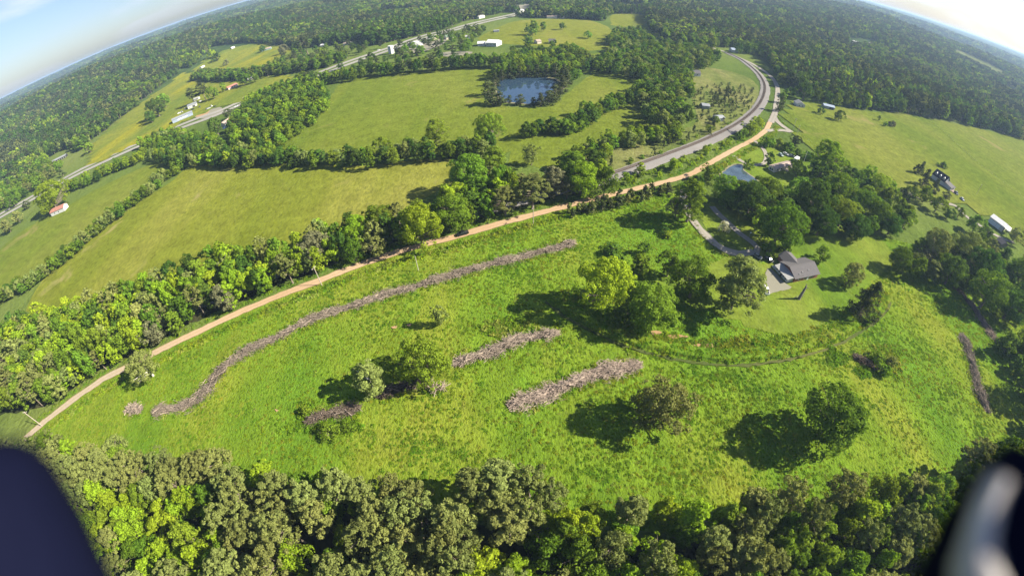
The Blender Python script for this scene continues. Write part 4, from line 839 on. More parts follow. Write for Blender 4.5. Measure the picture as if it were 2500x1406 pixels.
# ------------------------------------------------------------------ woods too far off to count: one object per kind, instanced
def scatter(name, pts, scl, rot, idx, sources, label, cat, squash=None):
    """one object that carries many copies of the source meshes on its points"""
    c_ = bpy.data.collections.new(name + '_sources')
    for i, (me_, mats_) in enumerate(sources):
        so_ = bpy.data.objects.new('%s_source_%03d' % (name, i), me_); c_.objects.link(so_)
        for j, mt in enumerate(mats_):
            so_.material_slots[j].link = 'OBJECT'; so_.material_slots[j].material = mt
    me_ = bpy.data.meshes.new(name); n = len(pts); me_.vertices.add(n); me_.vertices.foreach_set('co', np.ascontiguousarray(pts, np.float32).ravel())
    a = me_.attributes.new('scl', 'FLOAT_VECTOR', 'POINT'); a.data.foreach_set('vector', np.ascontiguousarray(scl, np.float32).ravel())
    a = me_.attributes.new('rot', 'FLOAT_VECTOR', 'POINT'); a.data.foreach_set('vector', np.ascontiguousarray(rot, np.float32).ravel())
    a = me_.attributes.new('idx', 'INT', 'POINT'); a.data.foreach_set('value', np.ascontiguousarray(idx, np.int32))
    o = bpy.data.objects.new(name, me_); col.objects.link(o); tag(o, label, cat, kind='stuff')
    ng = bpy.data.node_groups.new(name + '_nodes', 'GeometryNodeTree')
    ng.interface.new_socket('Geometry', in_out='INPUT', socket_type='NodeSocketGeometry'); ng.interface.new_socket('Geometry', in_out='OUTPUT', socket_type='NodeSocketGeometry')
    gi = ng.nodes.new('NodeGroupInput'); gout = ng.nodes.new('NodeGroupOutput'); ip = ng.nodes.new('GeometryNodeInstanceOnPoints'); ci = ng.nodes.new('GeometryNodeCollectionInfo')
    ci.inputs['Collection'].default_value = c_; ci.inputs['Separate Children'].default_value = True; ci.inputs['Reset Children'].default_value = True
    ip.inputs['Pick Instance'].default_value = True
    at = {}
    for nm, ty in (('scl', 'FLOAT_VECTOR'), ('rot', 'FLOAT_VECTOR'), ('idx', 'INT')):
        q = ng.nodes.new('GeometryNodeInputNamedAttribute'); q.data_type = ty; q.inputs['Name'].default_value = nm; at[nm] = q.outputs['Attribute']
    K = ng.links.new
    K(gi.outputs[0], ip.inputs['Points']); K(ci.outputs[0], ip.inputs['Instance']); K(at['idx'], ip.inputs['Instance Index']); K(at['rot'], ip.inputs['Rotation']); K(at['scl'], ip.inputs['Scale']); K(ip.outputs[0], gout.inputs[0])
    md = o.modifiers.new('scatter', 'NODES'); md.node_group = ng
    return o

FOREST = [(-900, 900), (-500, 640), (-60, 520), (0, 478), (60, 442), (108, 412), (118, 386), (150, 368), (200, 368), (226, 345), (330, 262), (400, 205), (428, 186), (440, 168), (470, 166), (520, 114), (600, 104), (700, 112), (722, 122), (760, 116), (830, 108), (870, 100), (900, 116), (978, 99), (1090, 71), (1150, 51), (1240, 28), (1262, 42), (1290, 44), (1400, 47), (1480, 52), (1488, 34), (1570, 36), (1580, 62), (1600, 85), (1640, 104), (1700, 118), (1790, 118), (1850, 126), (1890, 175), (1915, 212), (1960, 232), (2060, 258), (2100, 268), (2200, 280), (2350, 302), (2500, 342), (2800, 440), (3100, 700), (3300, -900), (-900, -900)]
HOLES = [[(1490, 22), (1500, 12), (1570, 14), (1640, 24), (1560, 28)], [(1255, 24), (1275, 8), (1300, 12), (1290, 40), (1262, 42)], [(1630, 2), (1700, 0), (1720, 8), (1650, 12)], [(760, 44), (860, 30), (862, 33), (768, 48)], [(2150, 72), (2180, 74), (2200, 84), (2160, 82)], [(2040, 150), (2080, 152), (2082, 162), (2044, 160)], [(300, 190), (330, 178), (334, 184), (306, 196)], [(900, 38), (910, 28), (1062, 18), (1062, 24), (960, 36)], [(1700, 8), (1800, 2), (1880, 18), (1870, 28), (1790, 14)], [(1440, 14), (1500, 8), (1590, 14), (1580, 22), (1450, 22)], [(1990, 98), (2030, 98), (2032, 112), (1990, 114)], [(2432, 205), (2470, 214), (2492, 232), (2470, 240), (2436, 222)], [(2325, 120), (2350, 128), (2460, 180), (2440, 188), (2330, 134)], [(340, 122), (352, 122), (370, 156), (358, 158)], [(2070, 96), (2135, 96), (2138, 116), (2066, 116)], [(385, 220), (395, 222), (392, 228)], [(1150, 62), (1175, 52), (1250, 34), (1262, 42), (1180, 64)]]
pts = []
for r0, r1, s0 in [(420, 700, 8.6), (700, 1000, 9.4), (1000, 1500, 10.5), (1500, 2300, 13), (2300, 3600, 20), (3600, 6200, 34)]:
    rs = np.arange(r0, r1, s0 * .87)
    for r_ in rs:
        n = int(2 * math.pi * r_ * (150 / 360) / s0); a = np.radians(-75 + 150 * (np.arange(n) + rng.random(n)) / n)
        q = r_ + rng.normal(0, s0 * .25, n); pts.append(np.stack([np.sin(a) * q, np.cos(a) * q, np.full(n, s0)], 1))
pts = np.vstack(pts); zt = tz(pts[:, 0], pts[:, 1])
px, py, dd, tt = project(pts[:, 0], pts[:, 1], zt)
ok = inpoly(px, py, FOREST)
for h_ in HOLES: ok &= ~inpoly(px, py, h_)
for Q in (HWC, UPQ, RWQ):
    for q in Q[::2]: ok &= ((pts[:, 0] - q[0]) ** 2 + (pts[:, 1] - q[1]) ** 2) > 12 ** 2
# open ground shows through here and there far away
ok &= ~((np.hypot(pts[:, 0], pts[:, 1]) > 1500) & (np.sin(pts[:, 0] / 330 + 2) * np.sin(pts[:, 1] / 270 + pts[:, 0] / 900) > .86))
pts, zt = pts[ok], zt[ok]; n = len(pts)
patch = np.sin(pts[:, 0] / 60 + 1.3 * np.sin(pts[:, 1] / 75)) * np.sin(pts[:, 1] / 52 + 1)
u = rng.random(n); pinep = np.clip(.12 + .62 * (patch > .42) + .15 * (pts[:, 0] > 250), 0, 1)
isp = u < pinep
sc = pts[:, 2] / 10.0
hh = rng.uniform(13, 19, n) * np.where(sc > 1.6, .9 + .12 * sc, 1.0); ww = rng.uniform(4.6, 7.6, n) * np.where(sc > 1, sc, 1)
def fscatter(name, sel, kind, classes, wts, label):
    src = []; protoH = []
    for vi in range(NV[kind]):
        for c_ in classes:
            me_, tm, H, Rr = PROTO[(kind, vi, 'low')]; src.append((me_, [LEAF[c_], BARK])); protoH.append((H, Rr))
    for vi in range(NV[kind]):
        for c_ in classes:
            me_, tm, H, Rr = PROTO[(kind, vi, 'mid')]; src.append((me_, [LEAF[c_]])); protoH.append((H, Rr))
    m_ = len(sel['x']); cl = np.array(sel['cls']) if 'cls' in sel else rng.choice(len(classes), m_, p=np.array(wts) / sum(wts))
    idx = rng.integers(0, NV[kind], m_) * len(classes) + cl + np.where(sel['w'] > 17, NV[kind] * len(classes), 0)
    pH = np.array(protoH)[idx]
    S = np.stack([sel['r'] / pH[:, 1], sel['r'] / pH[:, 1], sel['h'] / pH[:, 0]], 1)
    Rt = np.stack([rng.normal(0, .04, m_), rng.normal(0, .04, m_), rng.uniform(0, 6.28, m_)], 1)
    return scatter(name, np.stack([sel['x'], sel['y'], sel['z']], 1), S, Rt, idx, src, label, 'forest')
def with_rest(kind, classes, base, wts):
    L_ = [t_ for t_ in rest if t_['kind'] == kind]
    nb = len(base['x'])
    out = {k: np.concatenate([base[k], np.array([t_[k] for t_ in L_])]) if L_ else base[k] for k in ('x', 'y', 'r', 'h')}
    out['z'] = tz(out['x'], out['y']); out['w'] = np.concatenate([np.zeros(nb), np.array([t_['w'] for t_ in L_])])
    cm = {'white': 'pale', 'brown': 'olive'}
    pn = np.sin(base['x'] / 47 + 1.6 * np.sin(base['y'] / 63)) * np.sin(base['y'] / 39 + .8 * np.sin(base['x'] / 81)); bc = rng.choice(len(classes), nb, p=np.array(wts) / sum(wts)); pL = np.sin(base['x'] / 170 + 1.4 * np.sin(base['y'] / 210)) * np.sin(base['y'] / 135 + base['x'] / 400)
    if 'wood' in classes and nb: bc = np.where((pL > .3) & (rng.random(nb) < .65), classes.index('dark'), np.where((pL < -.35) & (rng.random(nb) < .6), classes.index('mid'), bc))
    if 'bright' in classes: bc = np.where((pn > .72) & (rng.random(nb) < .5), classes.index('bright'), np.where((pn < -.5) & (rng.random(nb) < .7), classes.index('dark'), bc))
    out['cls'] = np.concatenate([bc, np.array([classes.index(cm.get(t_['cls'], t_['cls'])) if cm.get(t_['cls'], t_['cls']) in classes else 0 for t_ in L_], int)]).astype(int)
    return out
pLh = np.sin(pts[:, 0] / 170 + 1.4 * np.sin(pts[:, 1] / 210)) * np.sin(pts[:, 1] / 135 + pts[:, 0] / 400)
hh = hh * (1 + .22 * pLh); ww = ww * (1 + .18 * np.sin(pts[:, 0] / 90 + pts[:, 1] / 70)) * rng.choice([.8, 1.0, 1.3], n, p=[.35, .45, .2])
nb_ = dict(x=pts[~isp, 0], y=pts[~isp, 1], r=ww[~isp], h=hh[~isp])
np_ = dict(x=pts[isp, 0], y=pts[isp, 1], r=ww[isp] * .9, h=hh[isp] * 1.12)
fscatter('broadleaf_forest', with_rest(B, ['mid', 'dark', 'bright', 'pale', 'olive', 'wood'], nb_, [.16, .24, .03, .04, .07, .46]), B, ['mid', 'dark', 'bright', 'pale', 'olive', 'wood'], None, 'broadleaf trees massed over the distant hills')
fscatter('pine_forest', with_rest(P_, ['cedar', 'olive'], np_, [.75, .25]), P_, ['cedar', 'olive'], None, 'dark pines scattered through the distant woods')
e0 = dict(x=np.zeros(0), y=np.zeros(0), r=np.zeros(0), h=np.zeros(0))
fscatter('evergreen_thicket', with_rest(CE, ['cedar', 'olive'], e0, [1, 1]), CE, ['cedar', 'olive'], None, 'smaller evergreens crowding the scrubby railway plot')
print('FOREST', n)

# ------------------------------------------------------------------ brush rows: felled branches heaped in lines
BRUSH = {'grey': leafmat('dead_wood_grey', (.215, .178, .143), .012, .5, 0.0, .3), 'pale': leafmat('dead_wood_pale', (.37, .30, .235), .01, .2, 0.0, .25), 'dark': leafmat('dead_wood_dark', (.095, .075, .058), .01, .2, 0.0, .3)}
BRP = []
for i in range(7):
    r_ = random.Random(50 + i); mb = MB(); Ln = 4.0
    P = [(-Ln / 2, 0, 0)] + [(-Ln / 2 + Ln * k / 4, r_.uniform(-.25, .25), r_.uniform(-.1, .15)) for k in range(1, 5)]
    mb.tube(P, [.085, .075, .062, .045, .025], 5)
    for k in range(2):
        a = P[1 + k]; mb.tube([a, (a[0] + r_.uniform(.5, 1.2), a[1] + r_.choice([-1, 1]) * r_.uniform(.4, .9), a[2] + r_.uniform(0, .5))], [.05, .02], 4)
    BRP.append(mb.mesh('branch', BRUSH['grey']))
PILES = []
def pile(label, line, width, height, nb, ntw, tone=('grey', 'grey', 'pale'), group=None, spread=.45):
    Q, s = resample(np.array(GL(line)), 1.0); d, n = normals2(Q); m_ = len(Q); PILES.append((Q, width))
    c0 = Q[m_ // 2]; root = empty('brush_pile', (c0[0], c0[1], 0)); tag(root, label, 'brush pile', group)
    def spot():
        i = rng.integers(m_); end = min(1.0, (min(i, m_ - 1 - i) + 1.2) / (width * .6)) ** .5
        w_ = width * (.72 + .20 * math.sin(i * .23 + c0[0]) + .18 * math.sin(i * .61) + .16 * math.sin(i * 1.37 + c0[1])) * end * (1.35 if (m_ > 150 and i < m_ * .26) else 1.0); v = np.clip(rng.normal(0, .50), -1.25, 1.25)
        hz = height * max(.06, 1 - v * v) * (.7 + .3 * math.sin(i * .41)) * end
        q = Q[i] + n[i] * v * w_ / 2; return q, hz, math.atan2(d[i][1], d[i][0])
    for k in range(nb):
        q, hz, a = spot(); br = bpy.data.objects.new('branch', BRP[k % 7]); col.objects.link(br); br.parent = root
        br.location = (q[0] - c0[0], q[1] - c0[1], hz * rng.uniform(.75, 1.1) + .1); sc_ = rng.uniform(.45, 1.1) if rng.random() < .88 else rng.uniform(1.1, 1.4)
        br.scale = (sc_, sc_ * rng.uniform(.9, 1.3), sc_ * rng.uniform(.9, 1.3)); br.rotation_euler = (rng.uniform(-3, 3), rng.normal(0, .16), a + rng.normal(0, spread) + (math.pi if rng.random() < .5 else 0))
        br.material_slots[0].link = 'OBJECT'; br.material_slots[0].material = BRUSH[tone[k % len(tone)]]
    V = []; nF = 0
    for k in range(ntw):
        q, hz, a = spot(); a += rng.normal(0, spread * 1.5); l_ = rng.uniform(.8, 3.2); w_ = rng.uniform(.03, .09); z0 = hz * rng.uniform(.05, 1.0) + .05; dz = rng.normal(0, .18) * l_
        dx, dy = math.cos(a) * l_ / 2, math.sin(a) * l_ / 2; nx, ny = -math.sin(a) * w_, math.cos(a) * w_; x, y = q[0] - c0[0], q[1] - c0[1]
        V += [(x - dx - nx, y - dy - ny, z0 - dz), (x + dx, y + dy, z0 + dz), (x - dx + nx, y - dy + ny, z0 - dz + w_), (x - dx, y - dy, z0 - dz - w_)]; nF += 1
    b_ = np.arange(nF)[:, None] * 4; Fq = np.vstack([b_ + np.array([[0, 1, 2]]), b_ + np.array([[2, 1, 3]]), b_ + np.array([[3, 1, 0]])])
    tw = link_obj('twigs', np_mesh('twigs', np.array(V), Fq, [BRUSH[tone[0]]]), root); tw['kind'] = 'stuff'
GP = 'brush rows left in the meadow'
pile('longest brush row, winding across the whole meadow below the dirt road', [(378, 1004), (410, 1000), (445, 992), (478, 978), (505, 952), (525, 925), (548, 896), (585, 868), (625, 846), (665, 830), (705, 810), (742, 788), (800, 765), (870, 745), (930, 722), (1000, 705), (1060, 685), (1130, 665), (1200, 645), (1260, 632), (1310, 618), (1360, 606), (1402, 592)], 6.2, 1.4, 300, 12500, group=GP)
pile('small round brush heap at the left tip of the longest row', [(312, 1002), (325, 998), (345, 1000)], 6.2, 1.5, 70, 1100, group=GP, spread=1.2)
pile('middle brush row right of the large meadow tree', [(1112, 888), (1150, 874), (1195, 862), (1230, 845), (1265, 828), (1310, 822), (1362, 812)], 6.2, 1.4, 160, 3000, group=GP, spread=.6)
pile('widest brush row, lying left of the olive bushy tree', [(1248, 990), (1290, 976), (1335, 960), (1390, 938), (1440, 918), (1500, 903), (1562, 890)], 7.0, 1.5, 210, 4300, group=GP, spread=.55)
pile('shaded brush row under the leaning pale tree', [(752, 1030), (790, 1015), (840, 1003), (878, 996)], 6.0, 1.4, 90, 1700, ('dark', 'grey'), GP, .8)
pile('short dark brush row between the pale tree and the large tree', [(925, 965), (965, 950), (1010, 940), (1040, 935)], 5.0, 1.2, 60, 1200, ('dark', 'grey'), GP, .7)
pile('grey broken stump heap at the foot of the large tree', [(1055, 955), (1068, 948), (1082, 945)], 2.6, 1.4, 26, 260, ('grey', 'pale'), GP, 1.2)
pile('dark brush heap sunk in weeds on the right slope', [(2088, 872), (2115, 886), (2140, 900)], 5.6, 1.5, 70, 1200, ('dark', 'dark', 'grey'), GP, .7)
pile('nearer of two long brush rows at the right frame edge', [(2350, 820), (2362, 850), (2374, 890), (2384, 930), (2394, 965), (2412, 1005)], 7.2, 1.4, 160, 3400, ('grey', 'dark', 'grey'), GP, .5)
pile('farther of two long brush rows at the right frame edge', [(2365, 735), (2385, 765), (2408, 800), (2430, 830), (2450, 855)], 6.4, 1.3, 140, 2800, ('grey', 'dark', 'grey'), GP, .5)
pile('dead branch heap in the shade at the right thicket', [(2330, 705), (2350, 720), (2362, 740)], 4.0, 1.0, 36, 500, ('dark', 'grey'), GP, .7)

# ------------------------------------------------------------------ embankment ditch round the lawn
BERM = [(1345, 728), (1400, 768), (1465, 802), (1530, 830), (1600, 850), (1680, 866), (1760, 875), (1850, 872), (1950, 855), (2040, 825), (2110, 785), (2150, 752), (2165, 720)]
BQ, _ = resample(np.array(GL(BERM)), 2.0); bd, bn = normals2(BQ); ctr_ = np.array(G(1900, 700)); sgn = 1 if np.dot(ctr_ - BQ[len(BQ) // 2], bn[len(BQ) // 2]) > 0 else -1
prof_ = [(-2.2, .02), (-1.4, -.0), (-.7, .85), (.3, 1.1), (2.2, .75), (4.6, .05)]; V = []
for i in range(len(BQ)):
    e = min(1, min(i, len(BQ) - 1 - i) / 5)
    for a, h_ in prof_:
        q = BQ[i] + bn[i] * sgn * (a + rng.normal(0, .15)); V.append((q[0], q[1], .1 + h_ * e * rng.uniform(.8, 1.15)))
k = len(prof_); F = [(i * k + j, i * k + j + 1, (i + 1) * k + j + 1, (i + 1) * k + j) for i in range(len(BQ) - 1) for j in range(k - 1)]
mb = MB().add(V, F); o = mb.obj('embankment', MG['near']); tag(o, 'weedy bank with a shadowed ditch edge curving round the lawn', 'embankment', kind='structure')

ribbon('ditch_shade_track', (BQ + bn * sgn * -2.9)[::3], 1.0, trackmat('ditch_shade', (.060, .080, .020), (.090, .095, .030), (.05, .07, .015), False), 'narrow ditch track along the weedy bank, coloured dark as its shade', 'track', .02, 2.0, .4, world=True)  # dark ribbon: the bank's edge shadow is put into the ditch colour
# ------------------------------------------------------------------ weeds and grass tufts
def tuft(seed, n, rad, hgt, size, mats):
    r_ = np.random.default_rng(seed); a = r_.random(n) * 6.283; q = rad * np.sqrt(r_.random(n)); C = np.stack([np.cos(a) * q, np.sin(a) * q, hgt * r_.uniform(.25, 1, n) * (1 - .6 * (q / rad) ** 2)], 1)
    Nn = np.stack([np.cos(a) * .7, np.sin(a) * .7, np.full(n, .8)], 1) + r_.normal(0, .5, (n, 3)); Nn /= np.linalg.norm(Nn, axis=1)[:, None]
    return np_mesh('tuft', leaf_quads(C, Nn, size * r_.uniform(.6, 1.4, n), r_), np.arange(n * 4).reshape(-1, 4), mats)
WEED = [leafmat('weeds_yellow_green', (.150, .258, .014), .015, .10, .5, .2, (.045, (1.32, 1.06, 1.2))), leafmat('weeds_green', (.100, .220, .014), .015, .12, .5, .2, (.045, (1.38, 1.05, 1.2))), leafmat('weeds_olive', (.18, .235, .022), .015, .12, .5, .2, (.045, (1.3, 1.05, 1.2))), leafmat('weeds_pale', (.21, .28, .05), .01, .12, .5, .2, (.045, (1.25, 1.05, 1.0)))]
tm_ = [tuft(1, 20, .6, .22, .34, [WEED[0]]), tuft(2, 28, .8, .30, .36, [WEED[0]]), tuft(3, 18, .5, .38, .32, [WEED[0]])]
tsrc = [(m_, [WEED[c_]]) for m_ in tm_ for c_ in range(4)]
mn, mx_ = NEARP.min(0), NEARP.max(0); nT = 150000
q = np.stack([rng.uniform(mn[0], mx_[0], nT), rng.uniform(mn[1], mx_[1], nT)], 1)
LAWNS = [np.array(GL(p_)) for p_ in ([(1745, 640), (1800, 612), (1870, 640), (1960, 572), (2060, 558), (2160, 592), (2180, 640), (2120, 700), (2080, 745), (2010, 812), (1900, 815), (1790, 780), (1640, 730), (1620, 660)], [(1690, 530), (1740, 495), (1800, 520), (1900, 560), (1930, 600), (1860, 640), (1780, 630), (1700, 570)])]
ok = inpoly(q[:, 0], q[:, 1], NEARP)
for p_ in LAWNS: ok &= ~inpoly(q[:, 0], q[:, 1], p_)
for Q, r_ in [(RDQ, 3.2), (BQ + bn * sgn * -2.9, 1.0)] + [(pq[::2], pw * .36) for pq, pw in PILES]:
    for c_ in Q: ok &= (q[:, 0] - c_[0]) ** 2 + (q[:, 1] - c_[1]) ** 2 > r_ * r_
X, Y = q[:, 0], q[:, 1]
dn = .5 + .28 * np.sin(X / 7.3 + 1.7 * np.sin(Y / 9.1)) * np.sin(Y / 6.1 + np.sin(X / 11.0)) + .22 * np.sin(X / 23 + 2) * np.sin(Y / 19 + X / 40)
stripe = np.where(X > 70, .5 + .5 * np.sin((X * .80 + Y * .60 + 3 * np.sin(Y / 14)) / 1.15), .5)
ok &= rng.random(nT) < np.clip(.12 + .62 * dn + .25 * (stripe - .5), .05, 1)
q, dn, X, Y = q[ok], dn[ok], X[ok], Y[ok]; sc = rng.uniform(.55, 1.15, len(q)) * (.7 + .5 * dn)
tone_ = rng.choice(4, len(q), p=[.42, .40, .12, .06]); tone_ = np.where((dn > .62) & (rng.random(len(q)) < .6), 1, tone_)
ex = []
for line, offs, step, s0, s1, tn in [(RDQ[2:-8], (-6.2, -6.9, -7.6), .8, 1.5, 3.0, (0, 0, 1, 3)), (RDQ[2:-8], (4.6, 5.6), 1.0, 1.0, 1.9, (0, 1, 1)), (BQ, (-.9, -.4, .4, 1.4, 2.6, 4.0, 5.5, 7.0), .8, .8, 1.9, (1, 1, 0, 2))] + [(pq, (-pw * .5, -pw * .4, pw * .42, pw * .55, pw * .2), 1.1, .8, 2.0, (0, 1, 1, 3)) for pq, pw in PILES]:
    Q, _ = resample(line, step); d, n = normals2(Q); sg = sgn if line is BQ else 1
    for o_ in offs:
        kk = rng.random(len(Q)) < .62; p = Q[kk] + n[kk] * sg * o_ + rng.normal(0, .7, (kk.sum(), 2))
        ex.append(np.concatenate([p, rng.uniform(s0, s1, (len(p), 1)), rng.choice(tn, (len(p), 1)), np.full((len(p), 1), np.interp(o_, [a_ for a_, _ in prof_], [h_ * .9 for _, h_ in prof_]) if line is BQ else 0.0)], 1))
# leafy weed patches beside some piles and on the slope
for (x, y, wx, wy, n_, tn) in [(800, 1040, 14, 3, 130, (1,)), (2165, 880, 7, 8, 200, (1, 3)), (2110, 905, 4, 3, 60, (1,)), (1230, 800, 10, 5, 120, (1, 3)), (2040, 870, 5, 4, 60, (1,)), (1780, 850, 16, 5, 180, (1, 2)), (1600, 830, 12, 3, 90, (2, 0)), (745, 1005, 3, 3, 40, (1,))]:
    c_ = G(x, y); p = np.array(c_) + rng.normal(0, 1, (n_, 2)) * np.array([wx, wy]) * .45
    ex.append(np.concatenate([p, rng.uniform(1.2, 2.6, (n_, 1)), rng.choice(tn, (n_, 1)), np.zeros((n_, 1))], 1))
ex = np.vstack(ex)
keepx = np.min((ex[:, None, 0] - RDQ[None, :, 0]) ** 2 + (ex[:, None, 1] - RDQ[None, :, 1]) ** 2, 1) > 3.9 ** 2
ex = ex[keepx]
AP = np.vstack([q, ex[:, :2]]); AS = np.concatenate([sc, ex[:, 2]]); AT = np.concatenate([tone_, ex[:, 3].astype(int)])
nT = len(AP); scatter('meadow_weeds', np.concatenate([AP, np.concatenate([np.zeros(len(q)), ex[:, 4]])[:, None] + .04], 1), np.stack([AS, AS, AS * rng.uniform(.45, .85, nT)], 1), np.stack([np.zeros(nT), np.zeros(nT), rng.uniform(0, 6.28, nT)], 1), rng.integers(0, 3, nT) * 4 + AT, tsrc, 'leafy weeds and grass tufts covering the meadow', 'weeds')

# ------------------------------------------------------------------ buildings
WH = simple('white_siding', (.46, .46, .45), .6, .06, .8); BEI = simple('beige_siding', (.60, .52, .43), .6, .08, .8); BRICK = simple('red_brick_wall', (.26, .11, .075), .85, .25, 2.5)
GRS = simple('grey_shingles', (.085, .080, .083), .9, .14, 1.5); BLS = simple('black_shingles', (.030, .030, .042), .8, .15, 1.0); TANS = simple('tan_shingles', (.30, .235, .20), .85, .1, 1.0); REDR = simple('faded_red_roof', (.28, .13, .10), .7, .2, .8)
WMET = simple('white_metal_roof', (.56, .56, .56), .5, .08, .5, .3); GMET = simple('grey_metal_roof', (.22, .235, .25), .5, .1, .5, .3); BLU = simple('blue_grey_metal', (.24, .29, .37), .5, .1, .5, .3); PALER = simple('pale_shingles', (.28, .28, .27), .8, .1, 1.0)
GLASS = simple('dark_window_glass', (.02, .025, .03), .08, .1, 1, .8); TRIM = simple('white_trim', (.72, .72, .70), .5, .04); DARK = simple('dark_opening', (.03, .03, .03), .8, .1); CONC = simple('concrete', (.45, .43, .40), .8, .1); TEAL = simple('teal_siding', (.22, .34, .36), .6, .08)

def frame_from(p1, p2, z=0):
    a = np.array(G(*p1)); b_ = np.array(G(*p2)); d = b_ - a; L0 = float(np.hypot(*d)); rz = math.atan2(d[1], d[0])
    mid = (a + b_) / 2; nrm = np.array([-math.sin(rz), math.cos(rz)])
    if np.dot(nrm, mid) < 0: a, b_ = b_, a; rz += math.pi          # local +y points away from the camera
    return a, L0, rz
def prismx(mb, poly_yz, x0, x1):
    n = len(poly_yz); V = [(x0, a, b_) for a, b_ in poly_yz] + [(x1, a, b_) for a, b_ in poly_yz]
    mb.add(V, [tuple(range(n)), tuple(range(2 * n - 1, n - 1, -1))] + [(i, i + n, (i + 1) % n + n, (i + 1) % n) for i in range(n)]); return mb
def slab(mb, c, th):
    """c: four corners of a roof slope, thickened upward"""
    c = [Vector(q) for q in c]; n = (c[1] - c[0]).cross(c[3] - c[0]).normalized(); n = n if n.z > 0 else -n
    V = c + [q + n * th for q in c]; mb.add(V, [(0, 1, 2, 3), (7, 6, 5, 4), (0, 4, 5, 1), (1, 5, 6, 2), (2, 6, 7, 3), (3, 7, 4, 0)]); return mb
def window(root, x, y, z, w_, h_, face, frame=TRIM):
    """face: 'y-' near wall, 'x-' or 'x+' gable walls"""
    fr = MB(); pn = MB()
    if face[0] == 'y': fr.box((x, y, z), (w_ + .24, .10, h_ + .24)); pn.box((x, y + (-.04 if face[1] == '-' else .04), z), (w_, .08, h_))
    else: fr.box((x, y, z), (.10, w_ + .24, h_ + .24)); pn.box((x + (-.04 if face[1] == '-' else .04), y, z), (.08, w_, h_))
    f = fr.obj('window', frame, root); pn.obj('pane', GLASS, f)
def door(root, x, y, z0, w_, h_, face, mat=TRIM, name='door'):
    d = MB()
    if face[0] == 'y': d.box((x, y, z0 + h_ / 2), (w_, .12, h_))
    else: d.box((x, y, z0 + h_ / 2), (.12, w_, h_))
    o_ = d.obj(name, mat, root)
    if w_ < 1.5:
        h2 = MB()
        if face[0] == 'y': h2.box((x + w_ * .35, y - .09, z0 + 1), (.12, .06, .12))
        else: h2.box((x + (-.09 if face[1] == '-' else .09), y + w_ * .35, z0 + 1), (.06, .12, .12))
        h2.obj('handle', GMET, o_)
def gable(name, label, p1, p2, depth, wh, rise, wall, roof, over=.45, wins=(), ends=(), doors=(), length=None, cat=None, ridge='x', group=None, z0=0):
    a, L0, rz = frame_from(p1, p2); L0 = length or L0
    root = empty(name, (a[0], a[1], float(tz(*a)) + z0), rz); tag(root, label, cat or name.split('_')[-1], group)
    mb = MB()
    if ridge == 'x':
        prismx(mb, [(0, -.1), (depth, -.1), (depth, wh), (depth / 2, wh + rise), (0, wh)], 0, L0); mb.obj('wall', wall, root)
        sl = rise / (depth / 2)
        for s_ in (0, 1):
            y0, y1 = ((-over, depth / 2 + .02) if s_ == 0 else (depth + over, depth / 2 - .02)); zz = lambda y: wh + rise - abs(y - depth / 2) * sl + .02
            slab(MB(), [(-over, y0, zz(y0)), (L0 + over, y0, zz(y0)), (L0 + over, y1, zz(y1)), (-over, y1, zz(y1))], .16).obj('roof', roof, root)
    else:
        mb.add([(0, 0, -.1), (L0, 0, -.1), (L0, 0, wh), (L0 / 2, 0, wh + rise), (0, 0, wh), (0, depth, -.1), (L0, depth, -.1), (L0, depth, wh), (L0 / 2, depth, wh + rise), (0, depth, wh)], [(0, 1, 2, 3, 4), (9, 8, 7, 6, 5), (0, 5, 6, 1), (1, 6, 7, 2), (2, 7, 8, 3), (3, 8, 9, 4), (4, 9, 5, 0)]); mb.obj('wall', wall, root)
        sl = rise / (L0 / 2); zz = lambda x: wh + rise - abs(x - L0 / 2) * sl + .02
        for x0, x1 in ((-over, L0 / 2 + .02), (L0 + over, L0 / 2 - .02)):
            slab(MB(), [(x0, -over, zz(x0)), (x1, -over, zz(x1)), (x1, depth + over, zz(x1)), (x0, depth + over, zz(x0))], .16).obj('roof', roof, root)
    for f in wins: window(root, f * L0, -.03, wh * .56, 1.2, 1.1, 'y-')
    for f in ends: window(root, -.03, f * depth, wh * .56, 1.2, 1.1, 'x-'); window(root, L0 + .03, f * depth, wh * .56, 1.2, 1.1, 'x+')
    for f in doors: door(root, f * L0, -.04, 0, 1.0, 2.1, 'y-')
    return root, L0, depth

# the brick house
h, L0, D = gable('brick_house', 'grey-roofed brick house with white lean-to beside the gravel pad', (1936, 690), (1993, 678), 10.5, 2.7, 2.1, BRICK, GRS, .6, (.22, .45, .72), (), (.58,), cat='house')
dirx = -1
mb = MB(); prismx(mb, [(.6, -.1), (9.4, -.1), (9.4, 2.3), (.6, 2.3)], -3.6, -.02); mb.obj('lean_to', WH, h)
slab(MB(), [(-4.3, .1, 2.15), (-.02, .1, 2.85), (-.02, 9.9, 2.85), (-4.3, 9.9, 2.15)], .14).obj('lean_to_roof', PALER, h)
for y_ in (2.0, 3.6, 6.6, 8.2): window(h, -3.64, y_, 1.4, .9, .9, 'x-')
door(h, -3.66, 5.1, 0, 1.1, 2.0, 'x-', DARK)
mb = MB(); mb.add([(2.2, 8, -.1), (9.6, 8, -.1), (9.6, 8, 2.7), (5.9, 8, 4.3), (2.2, 8, 2.7), (2.2, 15, -.1), (9.6, 15, -.1), (9.6, 15, 2.7), (5.9, 15, 4.3), (2.2, 15, 2.7)], [(0, 1, 2, 3, 4), (9, 8, 7, 6, 5), (0, 5, 6, 1), (1, 6, 7, 2), (2, 7, 8, 3), (3, 8, 9, 4), (4, 9, 5, 0)]); mb.obj('rear_wing', BRICK, h)
